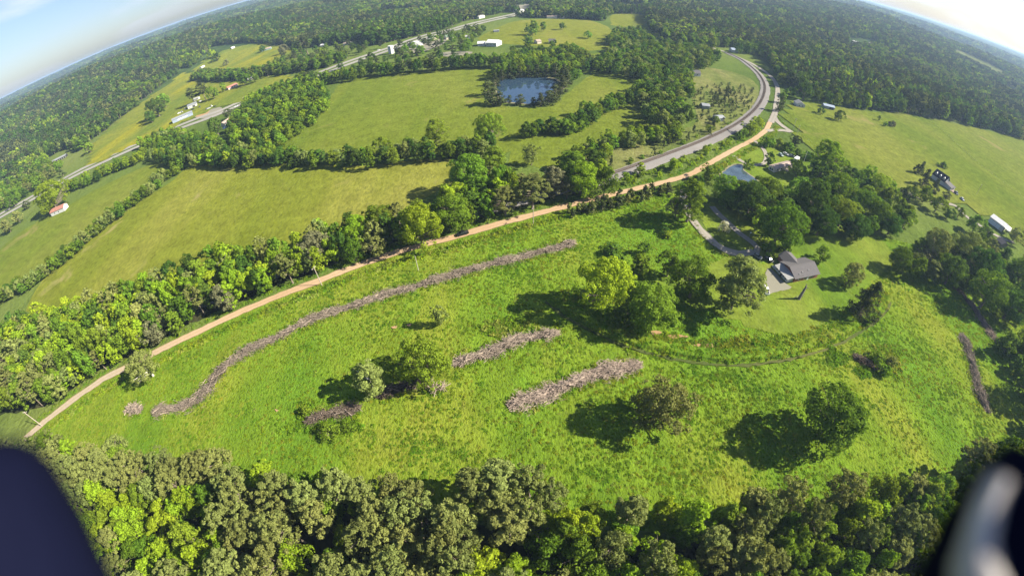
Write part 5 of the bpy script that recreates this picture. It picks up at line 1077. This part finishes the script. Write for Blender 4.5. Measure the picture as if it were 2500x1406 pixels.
for x0, x1 in ((1.7, 5.92), (10.1, 5.88)):
    zz = lambda x: 4.3 - abs(x - 5.9) * .43 + .03
    slab(MB(), [(x0, 6.2, zz(x0)), (x1, 6.2, zz(x1)), (x1, 15.5, zz(x1)), (x0, 15.5, zz(x0))], .15).obj('rear_roof', GRS, h)
mb = MB().box((L0 * .45, 5.25, 4.92), (L0 + 1.1, .4, .06)); mb.obj('ridge_cap', simple('dark_ridge', (.09, .085, .085), .9), h)
for fx, fy in ((.34, 1.6), (.62, 1.9), (.2, 1.0)):
    MB().tube([(fx * L0, fy, 2.7 + fy * .4), (fx * L0, fy, 3.35 + fy * .4)], [.16, .16], 8).obj('vent_pipe', WH, h)
MB().box((-2.1, 10.4, .35), (3.6, 1.8, .7)).obj('porch_slab', CONC, h)

# black-roofed house with three dormers
h, L0, D = gable('dormer_house', 'white house with black roof and three dormers on the right pasture', (2300, 455), (2328, 452), 12.0, 4.0, 4.2, WH, BLS, .4, (), (), (), cat='house', length=9.0, ridge='y')
for k in range(3):
    y_ = 2.0 + 3.8 * k
    mb = MB(); x0 = L0 / 2 - 3.4; mb.add([(x0 - .3, y_ - .8, 4.6), (x0 - .3, y_ + .8, 4.6), (x0 - .3, y_ + .8, 6.2), (x0 - .3, y_, 7.0), (x0 - .3, y_ - .8, 6.2), (x0 + 2.2, y_ - .8, 4.6), (x0 + 2.2, y_ + .8, 4.6), (x0 + 2.2, y_ + .8, 6.2), (x0 + 2.2, y_, 7.0), (x0 + 2.2, y_ - .8, 6.2)], [(0, 1, 2, 3, 4), (9, 8, 7, 6, 5), (0, 5, 6, 1), (1, 6, 7, 2), (2, 7, 8, 3), (3, 8, 9, 4), (4, 9, 5, 0)])
    dm = mb.obj('dormer', WH, h); MB().box((x0 - .34, y_, 5.5), (.08, .8, .9)).obj('pane', GLASS, dm)
for x_ in (2.6, 6.4): window(h, x_, -.03, 5.6, .9, 1.2, 'y-')
mb = MB(); prismx(mb, [(-7, -.1), (-.02, -.1), (-.02, 3.2), (-7, 2.8)], .6, 8.4); mb.obj('side_wing', WH, h)
slab(MB(), [(.1, -7.5, 2.85), (8.9, -7.5, 2.85), (8.9, -.02, 4.1), (.1, -.02, 4.1)], .14).obj('wing_roof', GRS, h)
for x_ in (3.2, 5.8): window(h, x_, -7.04, 1.6, 1.2, 1.3, 'y-')
MB().box((4.4, -9.2, .45), (6.0, 4.0, .9)).obj('deck', simple('deck_boards', (.24, .17, .13), .8, .2, 2), h)
# white metal building
h, L0, D = gable('metal_building', 'long white metal building with roll-up doors at the right pasture edge', (2411, 541), (2444, 566), 9.5, 4.2, 1.6, WH, WMET, .35, (), (), (), cat='building')
for f in (.14, .40, .66): door(h, f * L0, -.05, 0, 3.0, 3.2, 'y-', simple('roll_door', (.58, .62, .68), .5, .05), 'roll_up_door')
door(h, L0 + .05, 3.0, 0, 3.6, 3.4, 'x+', DARK, 'open_bay')
for x_ in (L0 + 4.0,):
    MB().tube([(x_, 1, 0), (x_, 1, 3.9)], [.12, .12], 6).obj('post', WH, h); MB().tube([(x_, 8.5, 0), (x_, 8.5, 3.9)], [.12, .12], 6).obj('post', WH, h)
slab(MB(), [(L0 - .02, -.2, 4.0), (L0 + 4.4, -.2, 3.9), (L0 + 4.4, 9.7, 3.9), (L0 - .02, 9.7, 4.0)], .12).obj('awning', WMET, h)
# mobile home
h, L0, D = gable('mobile_home', 'long beige mobile home above the small pond', (1889, 422), (1933, 410), 4.9, 2.6, .8, BEI, TANS, .25, (.15, .36, .75), (.35, .65), (.55,), cat='house')
MB().box((L0 * .62, -1.4, .3), (3.0, 2.2, .6)).obj('deck', simple('pale_deck', (.5, .40, .28), .8), h)
for nm, lb, p1, p2, dp, wh_, rs, wl, rf, wn, cat_, rd in [
    ('small_house', 'small square house with pale grey roof at the wood edge', (1944, 261), (1964, 265), 9, 3.0, 2.2, WH, PALER, (.3, .7), 'house', 'y'),
    ('open_shed', 'open metal shed with shiny roof at the wood edge', (2010, 265), (2036, 271), 7, 3.2, 1.2, GMET, BLU, (), 'shed', 'x'),
    ('white_house', 'white house with dark grey roof at the scrubby railway plot', (1684, 186), (1710, 188), 9, 3.4, 2.4, WH, GRS, (.3, .7), 'house', 'x'),
    ('long_shed', 'long open-sided shed above the highway on the left', (126, 402), (162, 384), 8, 3.2, .8, DARK, GMET, (), 'shed', 'x'),
    ('pale_barn', 'pale barn with faded red roof below the broad bright tree', (127, 529), (159, 515), 8, 3.6, 2.0, WH, REDR, (.3, .6), 'barn', 'x'),
    ('metal_warehouse', 'long blue-grey metal building beside the highway', (423, 303), (472, 282), 11, 4.4, 1.0, BLU, GMET, (), 'building', 'x'),
    ('shop', 'grey-roofed roadside business behind the long metal building', (460, 268), (482, 259), 16, 3.8, .8, WH, GMET, (.2, .5, .8), 'building', 'x'),
    ('trailer_house', 'little white house left of the dark pines by the highway', (474, 248), (486, 244), 6, 2.8, 1.2, WH, PALER, (.5,), 'house', 'x'),
    ('red_roofed_house', 'long pinkish house with red roof beside the highway field', (559, 221), (582, 210), 9, 3.0, 1.8, simple('pink_siding', (.62, .48, .44), .7), REDR, (.2, .4, .6, .8), 'house', 'x'),
    ('brown_roofed_house', 'brown-roofed house on the camera side of the highway', (551, 309), (569, 297), 8, 3.0, 1.6, WH, TANS, (.3, .7), 'house', 'x'),
    ('far_house', 'small white house beside the highway trees', (606, 200), (616, 197), 7, 3.0, 1.6, WH, PALER, (.5,), 'house', 'x'),
    ('teal_house', 'teal-walled house with tan roof on the far yellow field', (640, 127), (662, 121), 10, 3.2, 1.8, TEAL, TANS, (.3, .7), 'house', 'x'),
    ('farm_house', 'white farmhouse with several roofs beside the far pasture', (1186, 114), (1212, 115), 16, 5.0, 3.0, WH, WMET, (.2, .5, .8), 'house', 'x'),
    ('farm_house', 'lower white wing left of the far farmhouse', (1166, 114), (1184, 113), 12, 3.6, 2.0, WH, WMET, (.5,), 'house', 'x'),
    ('grey_roofed_house', 'grey-roofed house among the far pond trees', (1340, 108), (1356, 108), 10, 3.4, 2.6, BEI, GRS, (.3, .7), 'house', 'x'),
    ('garage', 'pale garage beside the far grey-roofed house', (1312, 108), (1322, 107), 10, 3.0, 2.0, BEI, TANS, (), 'garage', 'x'),
    ('tall_sign_building', 'tall narrow white building by the highway village', (949, 133), (956, 133), 6, 11, .3, WH, WMET, (), 'building', 'x'),
    ('village_house', 'white village house with long grey roof near the highway', (1018, 117), (1034, 110), 12, 3.4, 1.6, WH, PALER, (.5,), 'house', 'x'),
    ('village_house', 'green-roofed village house among trees', (1090, 98), (1110, 95), 14, 3.6, 2.6, BEI, simple('green_shingles', (.12, .17, .11), .8), (.5,), 'house', 'x'),
    ('village_house', 'pale village house under the forest slope', (862, 97), (880, 96), 10, 3.2, 1.6, WH, PALER, (.5,), 'house', 'x'),
    ('village_shop', 'white roadside shop right of the tall narrow building', (1012, 113), (1026, 108), 12, 4, .5, WH, WMET, (.3, .7), 'shop', 'x'),
    ('village_shop', 'long pale shop roof along the highway village lots', (1046, 104), (1066, 98), 12, 4, .5, BEI, PALER, (.3, .7), 'shop', 'x'),
    ('village_house', 'white-roofed house above the highway left of the village', (782, 116), (796, 114), 9, 3.2, 1.6, BEI, WMET, (.5,), 'house', 'x'),
    ('village_house', 'pale long house before the village woods', (838, 112), (854, 110), 9, 3.2, 1.4, WH, TANS, (.5,), 'house', 'x'),
    ('village_house', 'small white house below the village tree row', (1136, 96), (1148, 95), 9, 3.2, 1.6, WH, PALER, (.5,), 'house', 'x'),
    ('highway_store', 'white store far up the highway', (1170, 47), (1184, 44), 14, 4.5, .6, WH, WMET, (), 'shop', 'x'),
    ('highway_store', 'farthest pale store where the highway vanishes', (1266, 32), (1280, 30), 16, 5, .6, WH, WMET, (), 'shop', 'x'),
    ('orange_roofed_store', 'orange-roofed building beyond the far pasture', (1368, 46), (1378, 46), 14, 5, 1.5, BEI, simple('orange_roof', (.36, .17, .08), .7), (), 'shop', 'x'),
    ('long_store', 'long pale building behind the far pasture trees', (1335, 46), (1360, 46), 14, 4, .8, BEI, TANS, (), 'building', 'x'),
    ('shed', 'small grey shed at the far pasture fence', (1206, 80), (1219, 79), 8, 2.6, .6, GMET, GMET, (), 'shed', 'x'),
    ('far_barn', 'white barn roof in the far driveway homestead', (566, 121), (574, 118), 8, 3.6, 1.2, WH, WMET, (), 'barn', 'x'),
    ('far_barn', 'little white shed at the near end of the thin drive', (493, 168), (501, 163), 6, 3.0, 1.0, WH, WMET, (), 'shed', 'x'),
    ('wood_house', 'white house roofs showing in the right-hand woods', (2082, 106), (2104, 112), 12, 4.0, 2.4, WH, WMET, (.5,), 'house', 'x'),
    ('wood_house', 'second white roof in the right-hand woods', (2118, 112), (2132, 110), 10, 4.0, 2.4, WH, PALER, (.5,), 'house', 'x'),
    ('roadside_house', 'pale house by the road above the railway curve', (1786, 128), (1802, 130), 10, 3.4, 2.2, WH, BLU, (.5,), 'house', 'x'),
    ('hidden_roof_shed', 'pale metal shed half hidden below the young plot', (1752, 298), (1768, 296), 6, 2.8, 1.0, GMET, GMET, (), 'shed', 'x'),
    ('hidden_roof_shed', 'pale metal shed among trees left of the young plot', (1714, 266), (1732, 268), 7, 2.8, 1.0, GMET, GMET, (), 'shed', 'x'),
    ('yard_shed', 'little white shed by the left highway yard', (66, 452), (75, 446), 4, 2.4, .8, WH, WMET, (), 'shed', 'x'),
    ('dark_gable_shed', 'small dark gable shed at the right frame edge', (2440, 604), (2456, 606), 5, 2.6, 1.8, simple('brown_boards', (.12, .10, .08), .8), BLS, (), 'shed', 'y')]:
    hh_, L0, D = gable(nm, lb, p1, p2, dp, wh_, rs, wl, rf, .35, wn, (), (), cat=cat_, ridge=rd)
    if nm == 'long_shed':
        for f in np.linspace(.03, .97, 8): MB().box((f * L0, -.12, 1.6), (.25, .2, 3.2)).obj('post', WH, hh_)
        MB().box((L0 / 2, -.2, 3.05), (L0, .2, .4)).obj('fascia', WH, hh_)
    if nm == 'metal_warehouse':
        for k in range(9): MB().box((L0 * (.28 + .055 * k), -.06, 2.4 + (k % 3) * .25), (1.3 + (k % 2) * .6, .08, 1.0)).obj('sign_letter', TRIM, hh_)
    if nm == 'open_shed': door(hh_, L0 * .7, -.05, 0, 4.5, 2.8, 'y-', DARK, 'open_bay')
    if nm == 'shop': door(hh_, L0 * .65, -.05, 0, 3, 2.8, 'y-', DARK, 'garage_door')

# ------------------------------------------------------------------ vehicles
TYRE = simple('tyre_rubber', (.02, .02, .02), .8, .1); CHROME = simple('chrome', (.6, .6, .6), .2, .05, 1, .5, 1.0); LAMP = simple('lamp_glass', (.7, .7, .65), .15)
PAINT = {c_: simple('car_paint_' + c_, v, .25, .03, 1, .5) for c_, v in {'black': (.012, .013, .016), 'white': (.75, .75, .74), 'silver': (.45, .46, .47), 'grey': (.18, .19, .20), 'blue': (.05, .09, .2), 'red': (.3, .03, .03), 'green': (.32, .40, .36)}.items()}
def vehicle(kind, colour, p, p2, label, group=None):
    a = np.array(G(*p)); b_ = np.array(G(*p2)); d = b_ - a; rz = math.atan2(d[1], d[0])
    root = empty(kind, (a[0], a[1], float(tz(*a)) + .33), rz); tag(root, label, 'pickup' if 'pickup' in kind else ('trailer' if 'trailer' in kind else 'car'), group); pm = PAINT[colour]
    if kind == 'pickup_truck':
        MB().prism([(-2.75, .45), (-2.75, 1.15), (-1.0, 1.15), (-.95, 1.2), (.95, 1.2), (1.1, 1.12), (2.6, 1.0), (2.75, .8), (2.75, .4), (2.2, .35), (-2.2, .35)], -.95, .95).obj('body', pm, root)
        MB().add([(-1.0, -.9, 1.2), (1.35, -.9, 1.15), (1.35, .9, 1.15), (-1.0, .9, 1.2), (-.8, -.72, 1.85), (.55, -.72, 1.85), (.55, .72, 1.85), (-.8, .72, 1.85)], [(3, 2, 1, 0), (4, 5, 6, 7), (0, 1, 5, 4), (1, 2, 6, 5), (2, 3, 7, 6), (3, 0, 4, 7)]).obj('cab_glass', GLASS, root)
        MB().box((-.12, 0, 1.88), (1.4, 1.46, .07)).obj('cab_roof', pm, root); MB().box((-1.85, 0, 1.16), (1.6, 1.6, .04)).obj('bed_floor', TYRE, root)
        MB().box((2.78, 0, .55), (.12, 1.8, .2)).obj('bumper', CHROME, root); wb, wr, ln = 1.75, .40, 2.77
    elif kind == 'travel_trailer':
        MB().prism([(-3.2, .4), (-3.2, 2.6), (2.8, 2.6), (3.2, 2.0), (3.0, .4)], -1.15, 1.15).obj('body', pm, root); MB().box((0, -1.17, 1.7), (1.2, .06, .7)).obj('window', GLASS, root); wb, wr, ln = .5, .35, 3.2
    else:
        suv = .18 if kind == 'suv' else 0
        MB().prism([(-2.25, .35), (-2.3, .9 + suv), (-1.6, 1.0 + suv), (1.0, .98 + suv), (2.15, .82 + suv), (2.3, .6), (2.25, .32), (-2.2, .3)], -.88, .88).obj('body', pm, root)
        MB().add([(-1.75, -.82, 1.0 + suv), (1.1, -.82, .98 + suv), (1.1, .82, .98 + suv), (-1.75, .82, 1.0 + suv), (-1.25, -.64, 1.44 + suv), (.35, -.64, 1.44 + suv), (.35, .64, 1.44 + suv), (-1.25, .64, 1.44 + suv)], [(3, 2, 1, 0), (4, 5, 6, 7), (0, 1, 5, 4), (1, 2, 6, 5), (2, 3, 7, 6), (3, 0, 4, 7)]).obj('cabin_glass', GLASS, root)
        MB().box((-.45, 0, 1.47 + suv), (1.62, 1.3, .06)).obj('roof', pm, root); wb, wr, ln = 1.4, .33, 2.3
    for sx in (wb, -wb):
        for sy in (-.86, .86):
            whl = MB().tube([(sx, sy - .1, .05), (sx, sy + .1, .05)], [wr, wr], 12).obj('wheel', TYRE, root)
            MB().tube([(sx, sy - .12, .05), (sx, sy + .12, .05)], [wr * .55, wr * .55], 8).obj('rim', CHROME, whl)
    if 'trailer' not in kind:
        for sy in (-.6, .6): MB().box((ln - .03, sy, .72), (.1, .35, .16)).obj('headlight', LAMP, root)
vehicle('pickup_truck', 'black', (1130, 574), (1112, 579), 'black pickup driving along the orange dirt road')
vehicle('car', 'black', (1876, 636), (1886, 644), 'black car parked left of the brick house')
vehicle('car', 'grey', (1848, 629), (1856, 634), 'dark car half hidden by the pale tree at the drive end')
vehicle('pickup_truck', 'white', (1868, 712), (1866, 706), 'white pickup at the corner of the gravel pad')
vehicle('car', 'green', (1906, 381), (1911, 385), 'pale green car on the grass above the mobile home')
vehicle('car', 'silver', (1918, 379), (1924, 382), 'silver car right of the pale green car')
vehicle('suv', 'grey', (1932, 384), (1940, 386), 'grey car behind the mobile home')
vehicle('travel_trailer', 'white', (1943, 394), (1949, 390), 'white trailer behind the mobile home end')
vehicle('suv', 'silver', (2348, 489), (2354, 496), 'silver car parked below the black-roofed house')
vehicle('pickup_truck', 'grey', (2333, 474), (2338, 481), 'grey pickup at the black-roofed house deck')
vehicle('car', 'white', (2461, 566), (2466, 566), 'white car under the metal building awning')
vehicle('car', 'black', (30, 508), (38, 503), 'dark car on the far carriageway at left')
vehicle('car', 'silver', (925, 124), (936, 121), 'pale car on the highway before the village')
vehicle('car', 'white', (577, 262), (586, 259), 'white car on the near highway carriageway')
for i, (x, y, c_, lb) in enumerate([(505, 268, 'grey', 'grey truck first in the row by the highway yard'), (511, 266, 'silver', 'silver car second in the row by the highway yard'), (517, 261, 'white', 'white van in the row by the highway yard'), (525, 262, 'black', 'dark car at the end of the row by the highway yard'), (488, 263, 'black', 'dark car alone in the middle of the gravel yard'), (471, 269, 'black', 'dark car beside the shop wall'), (452, 268, 'grey', 'grey car at the shop corner'), (438, 278, 'white', 'white car behind the long metal building'), (445, 275, 'silver', 'silver car behind the long metal building'), (490, 249, 'white', 'white truck beside the little white house'), (565, 300, 'red', 'red car in front of the brown-roofed house'), (551, 314, 'blue', 'blue car near the brown-roofed house')]):
    vehicle(['car', 'suv', 'pickup_truck'][i % 3], c_, (x, y), (x + 5, y + (-1) ** i * 2), lb, 'vehicles around the roadside business')

# ------------------------------------------------------------------ poles, fences, dead trunk
POLEW = simple('pole_wood', (.34, .29, .24), .85, .2, 2)
def pole(p, h_, lab, arm=True, lean=(0, 0), mat=POLEW, rad=.16):
    x, y = G(*p); root = empty('utility_pole', (x, y, 0)); tag(root, lab, 'pole'); root.rotation_euler = (lean[0], lean[1], random.uniform(0, 3))
    MB().tube([(0, 0, -.2), (0, 0, h_)], [rad, rad * .7], 8).obj('post', mat, root)
    if arm:
        MB().box((0, .18, h_ - .7), (2.4, .12, .14)).obj('crossarm', mat, root)
        for k in (-1, 0, 1): MB().tube([(k * 1.05, .18, h_ - .63), (k * 1.05, .18, h_ - .35)], [.06, .05], 6).obj('insulator', TRIM, root)
pole((786, 697), 10.5, 'leaning utility pole at the roadside left of the black pickup', rad=.2)
pole((1302, 547), 9.5, 'utility pole below the dirt road bend above the meadow', rad=.2)
pole((104, 1040), 11, 'utility pole beside the pale gravel road at lower left', rad=.2)
pole((1936, 317), 10, 'utility pole at the lane fence in the right pasture')
pole((1945, 331), 9, 'second utility pole along the lane beside the dark round tree')
pole((2383, 476), 10, 'utility pole between the black-roofed house and the white metal building')
pole((1022, 661), 8, 'thin pale pole standing in the meadow above the long brush row', False, mat=BARKW, rad=.13)
pole((1962, 396), 8, 'white pole beside the trailer', False, mat=TRIM)
pole((600, 255), 9, 'utility pole between the highway carriageways')
x, y = G(1824, 590); root = empty('yard_lamp', (x, y, 0)); tag(root, 'yard lamp post beside the shaded drive turn', 'lamp post')
MB().tube([(0, 0, 0), (0, 0, 5.2)], [.1, .07], 6).obj('post', GMET, root); MB().box((.25, 0, 5.2), (.7, .3, .25)).obj('lamp_head', TRIM, root)
x, y = G(1950, 730); root = empty('dead_trunk', (x, y, 0)); tag(root, 'bare broken grey tree trunk standing on the lawn', 'dead tree'); DG = simple('dead_grey_wood', (.17, .15, .14), .9, .3, 2)
MB().tube([(0, 0, -.2), (.15, .1, 2), (.45, .2, 4.4), (.6, .3, 7.2)], [.75, .62, .5, .3], 8).obj('trunk', DG, root)
for p_ in [[(.3, .15, 3.4), (1.5, .4, 4.5)], [(.45, .2, 4.6), (-.8, .2, 5.6)], [(.5, .25, 5.6), (1.7, -.2, 6.3)], [(.1, .1, 1.6), (.9, -.5, 2.2)], [(.55, .3, 6.6), (.2, .5, 8.0)]]: MB().tube(p_, [.24, .12], 6).obj('limb', DG, root)
MB().tube([(-2.2, .6, .2), (-.6, .9, .5), (.4, 1.6, .25)], [.14, .12, .05], 5).obj('fallen_limb', DG, root)
POSTM = MB().box((0, 0, .6), (.14, .14, 1.3)).mesh('fence_post', POLEW)
def fence(line, lab, step=5.0):
    Q, _ = resample(np.array(GL(line)), step); root = empty('wire_fence', (Q[0][0], Q[0][1], 0)); tag(root, lab, 'fence')
    for q in Q:
        o_ = bpy.data.objects.new('fence_post', POSTM); col.objects.link(o_); o_.parent = root; o_.location = (q[0] - Q[0][0], q[1] - Q[0][1], 0); o_.rotation_euler = (random.uniform(-.06, .06), random.uniform(-.06, .06), random.random())
    for z_ in (.5, .85, 1.15): MB().tube([(q[0] - Q[0][0], q[1] - Q[0][1], z_) for q in Q], .012, 3).obj('wire', GMET, root)
    return Q
FQ = fence([(2272, 298), (2300, 320), (2340, 358), (2385, 398), (2440, 440), (2510, 492)], 'wire fence crossing the right-hand pasture')
FQ2 = fence([(1897, 285), (1915, 303), (1944, 324), (1970, 342), (1990, 357)], 'wire fence along the lane in the right pasture')
FQ3 = fence([(1690, 540), (1715, 575), (1750, 608), (1785, 628), (1830, 640)], 'low fence below the pale drive to the brick house')
exf = []
for Q in (FQ, FQ2, FQ3):
    q, _ = resample(Q, .9); kk = rng.random(len(q)) < (.75 if Q is not FQ3 else .5); exf.append(q[kk] + rng.normal(0, .4, (kk.sum(), 2)))
sh = np.array(GL([(1760, 300), (1770, 300)]))
exf = np.vstack(exf); nF = len(exf); ss = rng.uniform(.9, 1.9, nF)
scatter('fence_weeds', np.concatenate([exf, np.full((nF, 1), .04)], 1), np.stack([ss, ss, ss], 1), np.stack([np.zeros(nF), np.zeros(nF), rng.uniform(0, 6, nF)], 1), rng.integers(0, 3, nF) * 4 + rng.choice([1, 1, 2], nF), tsrc, 'taller weeds grown along the wire fences', 'weeds')

# ------------------------------------------------------------------ guards of the drone that carries the camera, close to the lens and out of focus
GUARD = simple('dark_blue_plastic', (.0025, .0034, .013), .85, .1, 40, .05)
PALE = simple('pale_mottled', (.36, .33, .315), .6, .4, 70)  # pale mottled tone of the thin tube along the right guard
def lens_pt(px, py, dist):
    d = rays([(px, py)])[0]; return tuple(np.array([0, 0, CAM_H]) + d * dist)
def guard(lab, pts_, rad_, extra):
    P = [lens_pt(*q) for q in pts_]; c0 = Vector(P[0]); root = empty('propeller_guard', c0); tag(root, lab, 'drone guard')
    MB().tube([Vector(p) - c0 for p in P], rad_, 20).obj('guard_tube', GUARD, root)
    for (q, r_) in extra:
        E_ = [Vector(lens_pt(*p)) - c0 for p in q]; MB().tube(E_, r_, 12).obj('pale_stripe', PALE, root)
guard('dark drone propeller guard blurred at the lower left corner', [(140, 1640, .10), (75, 1480, .10), (15, 1340, .10), (-45, 1225, .10), (-75, 1165, .10), (-95, 1120, .10), (-105, 1090, .10)], [.0158, .0153, .0149, .0141, .0126, .0098, .0045], [])
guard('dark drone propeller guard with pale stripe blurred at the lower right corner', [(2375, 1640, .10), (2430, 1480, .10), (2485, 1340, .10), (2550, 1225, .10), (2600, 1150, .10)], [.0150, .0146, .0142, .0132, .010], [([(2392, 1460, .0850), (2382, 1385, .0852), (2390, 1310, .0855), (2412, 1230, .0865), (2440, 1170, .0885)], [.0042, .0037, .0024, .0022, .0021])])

# ------------------------------------------------------------------ air
mb = MB().box((0, 0, 61), (34000, 34000, 124)); hz = mb.obj('haze', newmat('haze_air')[0]); tag(hz, 'thin blue summer haze over the whole valley', 'haze', kind='stuff')
t = hz.data.materials[0].node_tree; vp = t.nodes.new('ShaderNodeVolumePrincipled'); vp.inputs['Color'].default_value = (.50, .70, 1.0, 1); vp.inputs['Density'].default_value = .000108; vp.inputs['Anisotropy'].default_value = .1
t.links.new(vp.outputs['Volume'], [n_ for n_ in t.nodes if n_.type == 'OUTPUT_MATERIAL'][0].inputs['Volume'])
hz.display_type = 'WIRE'
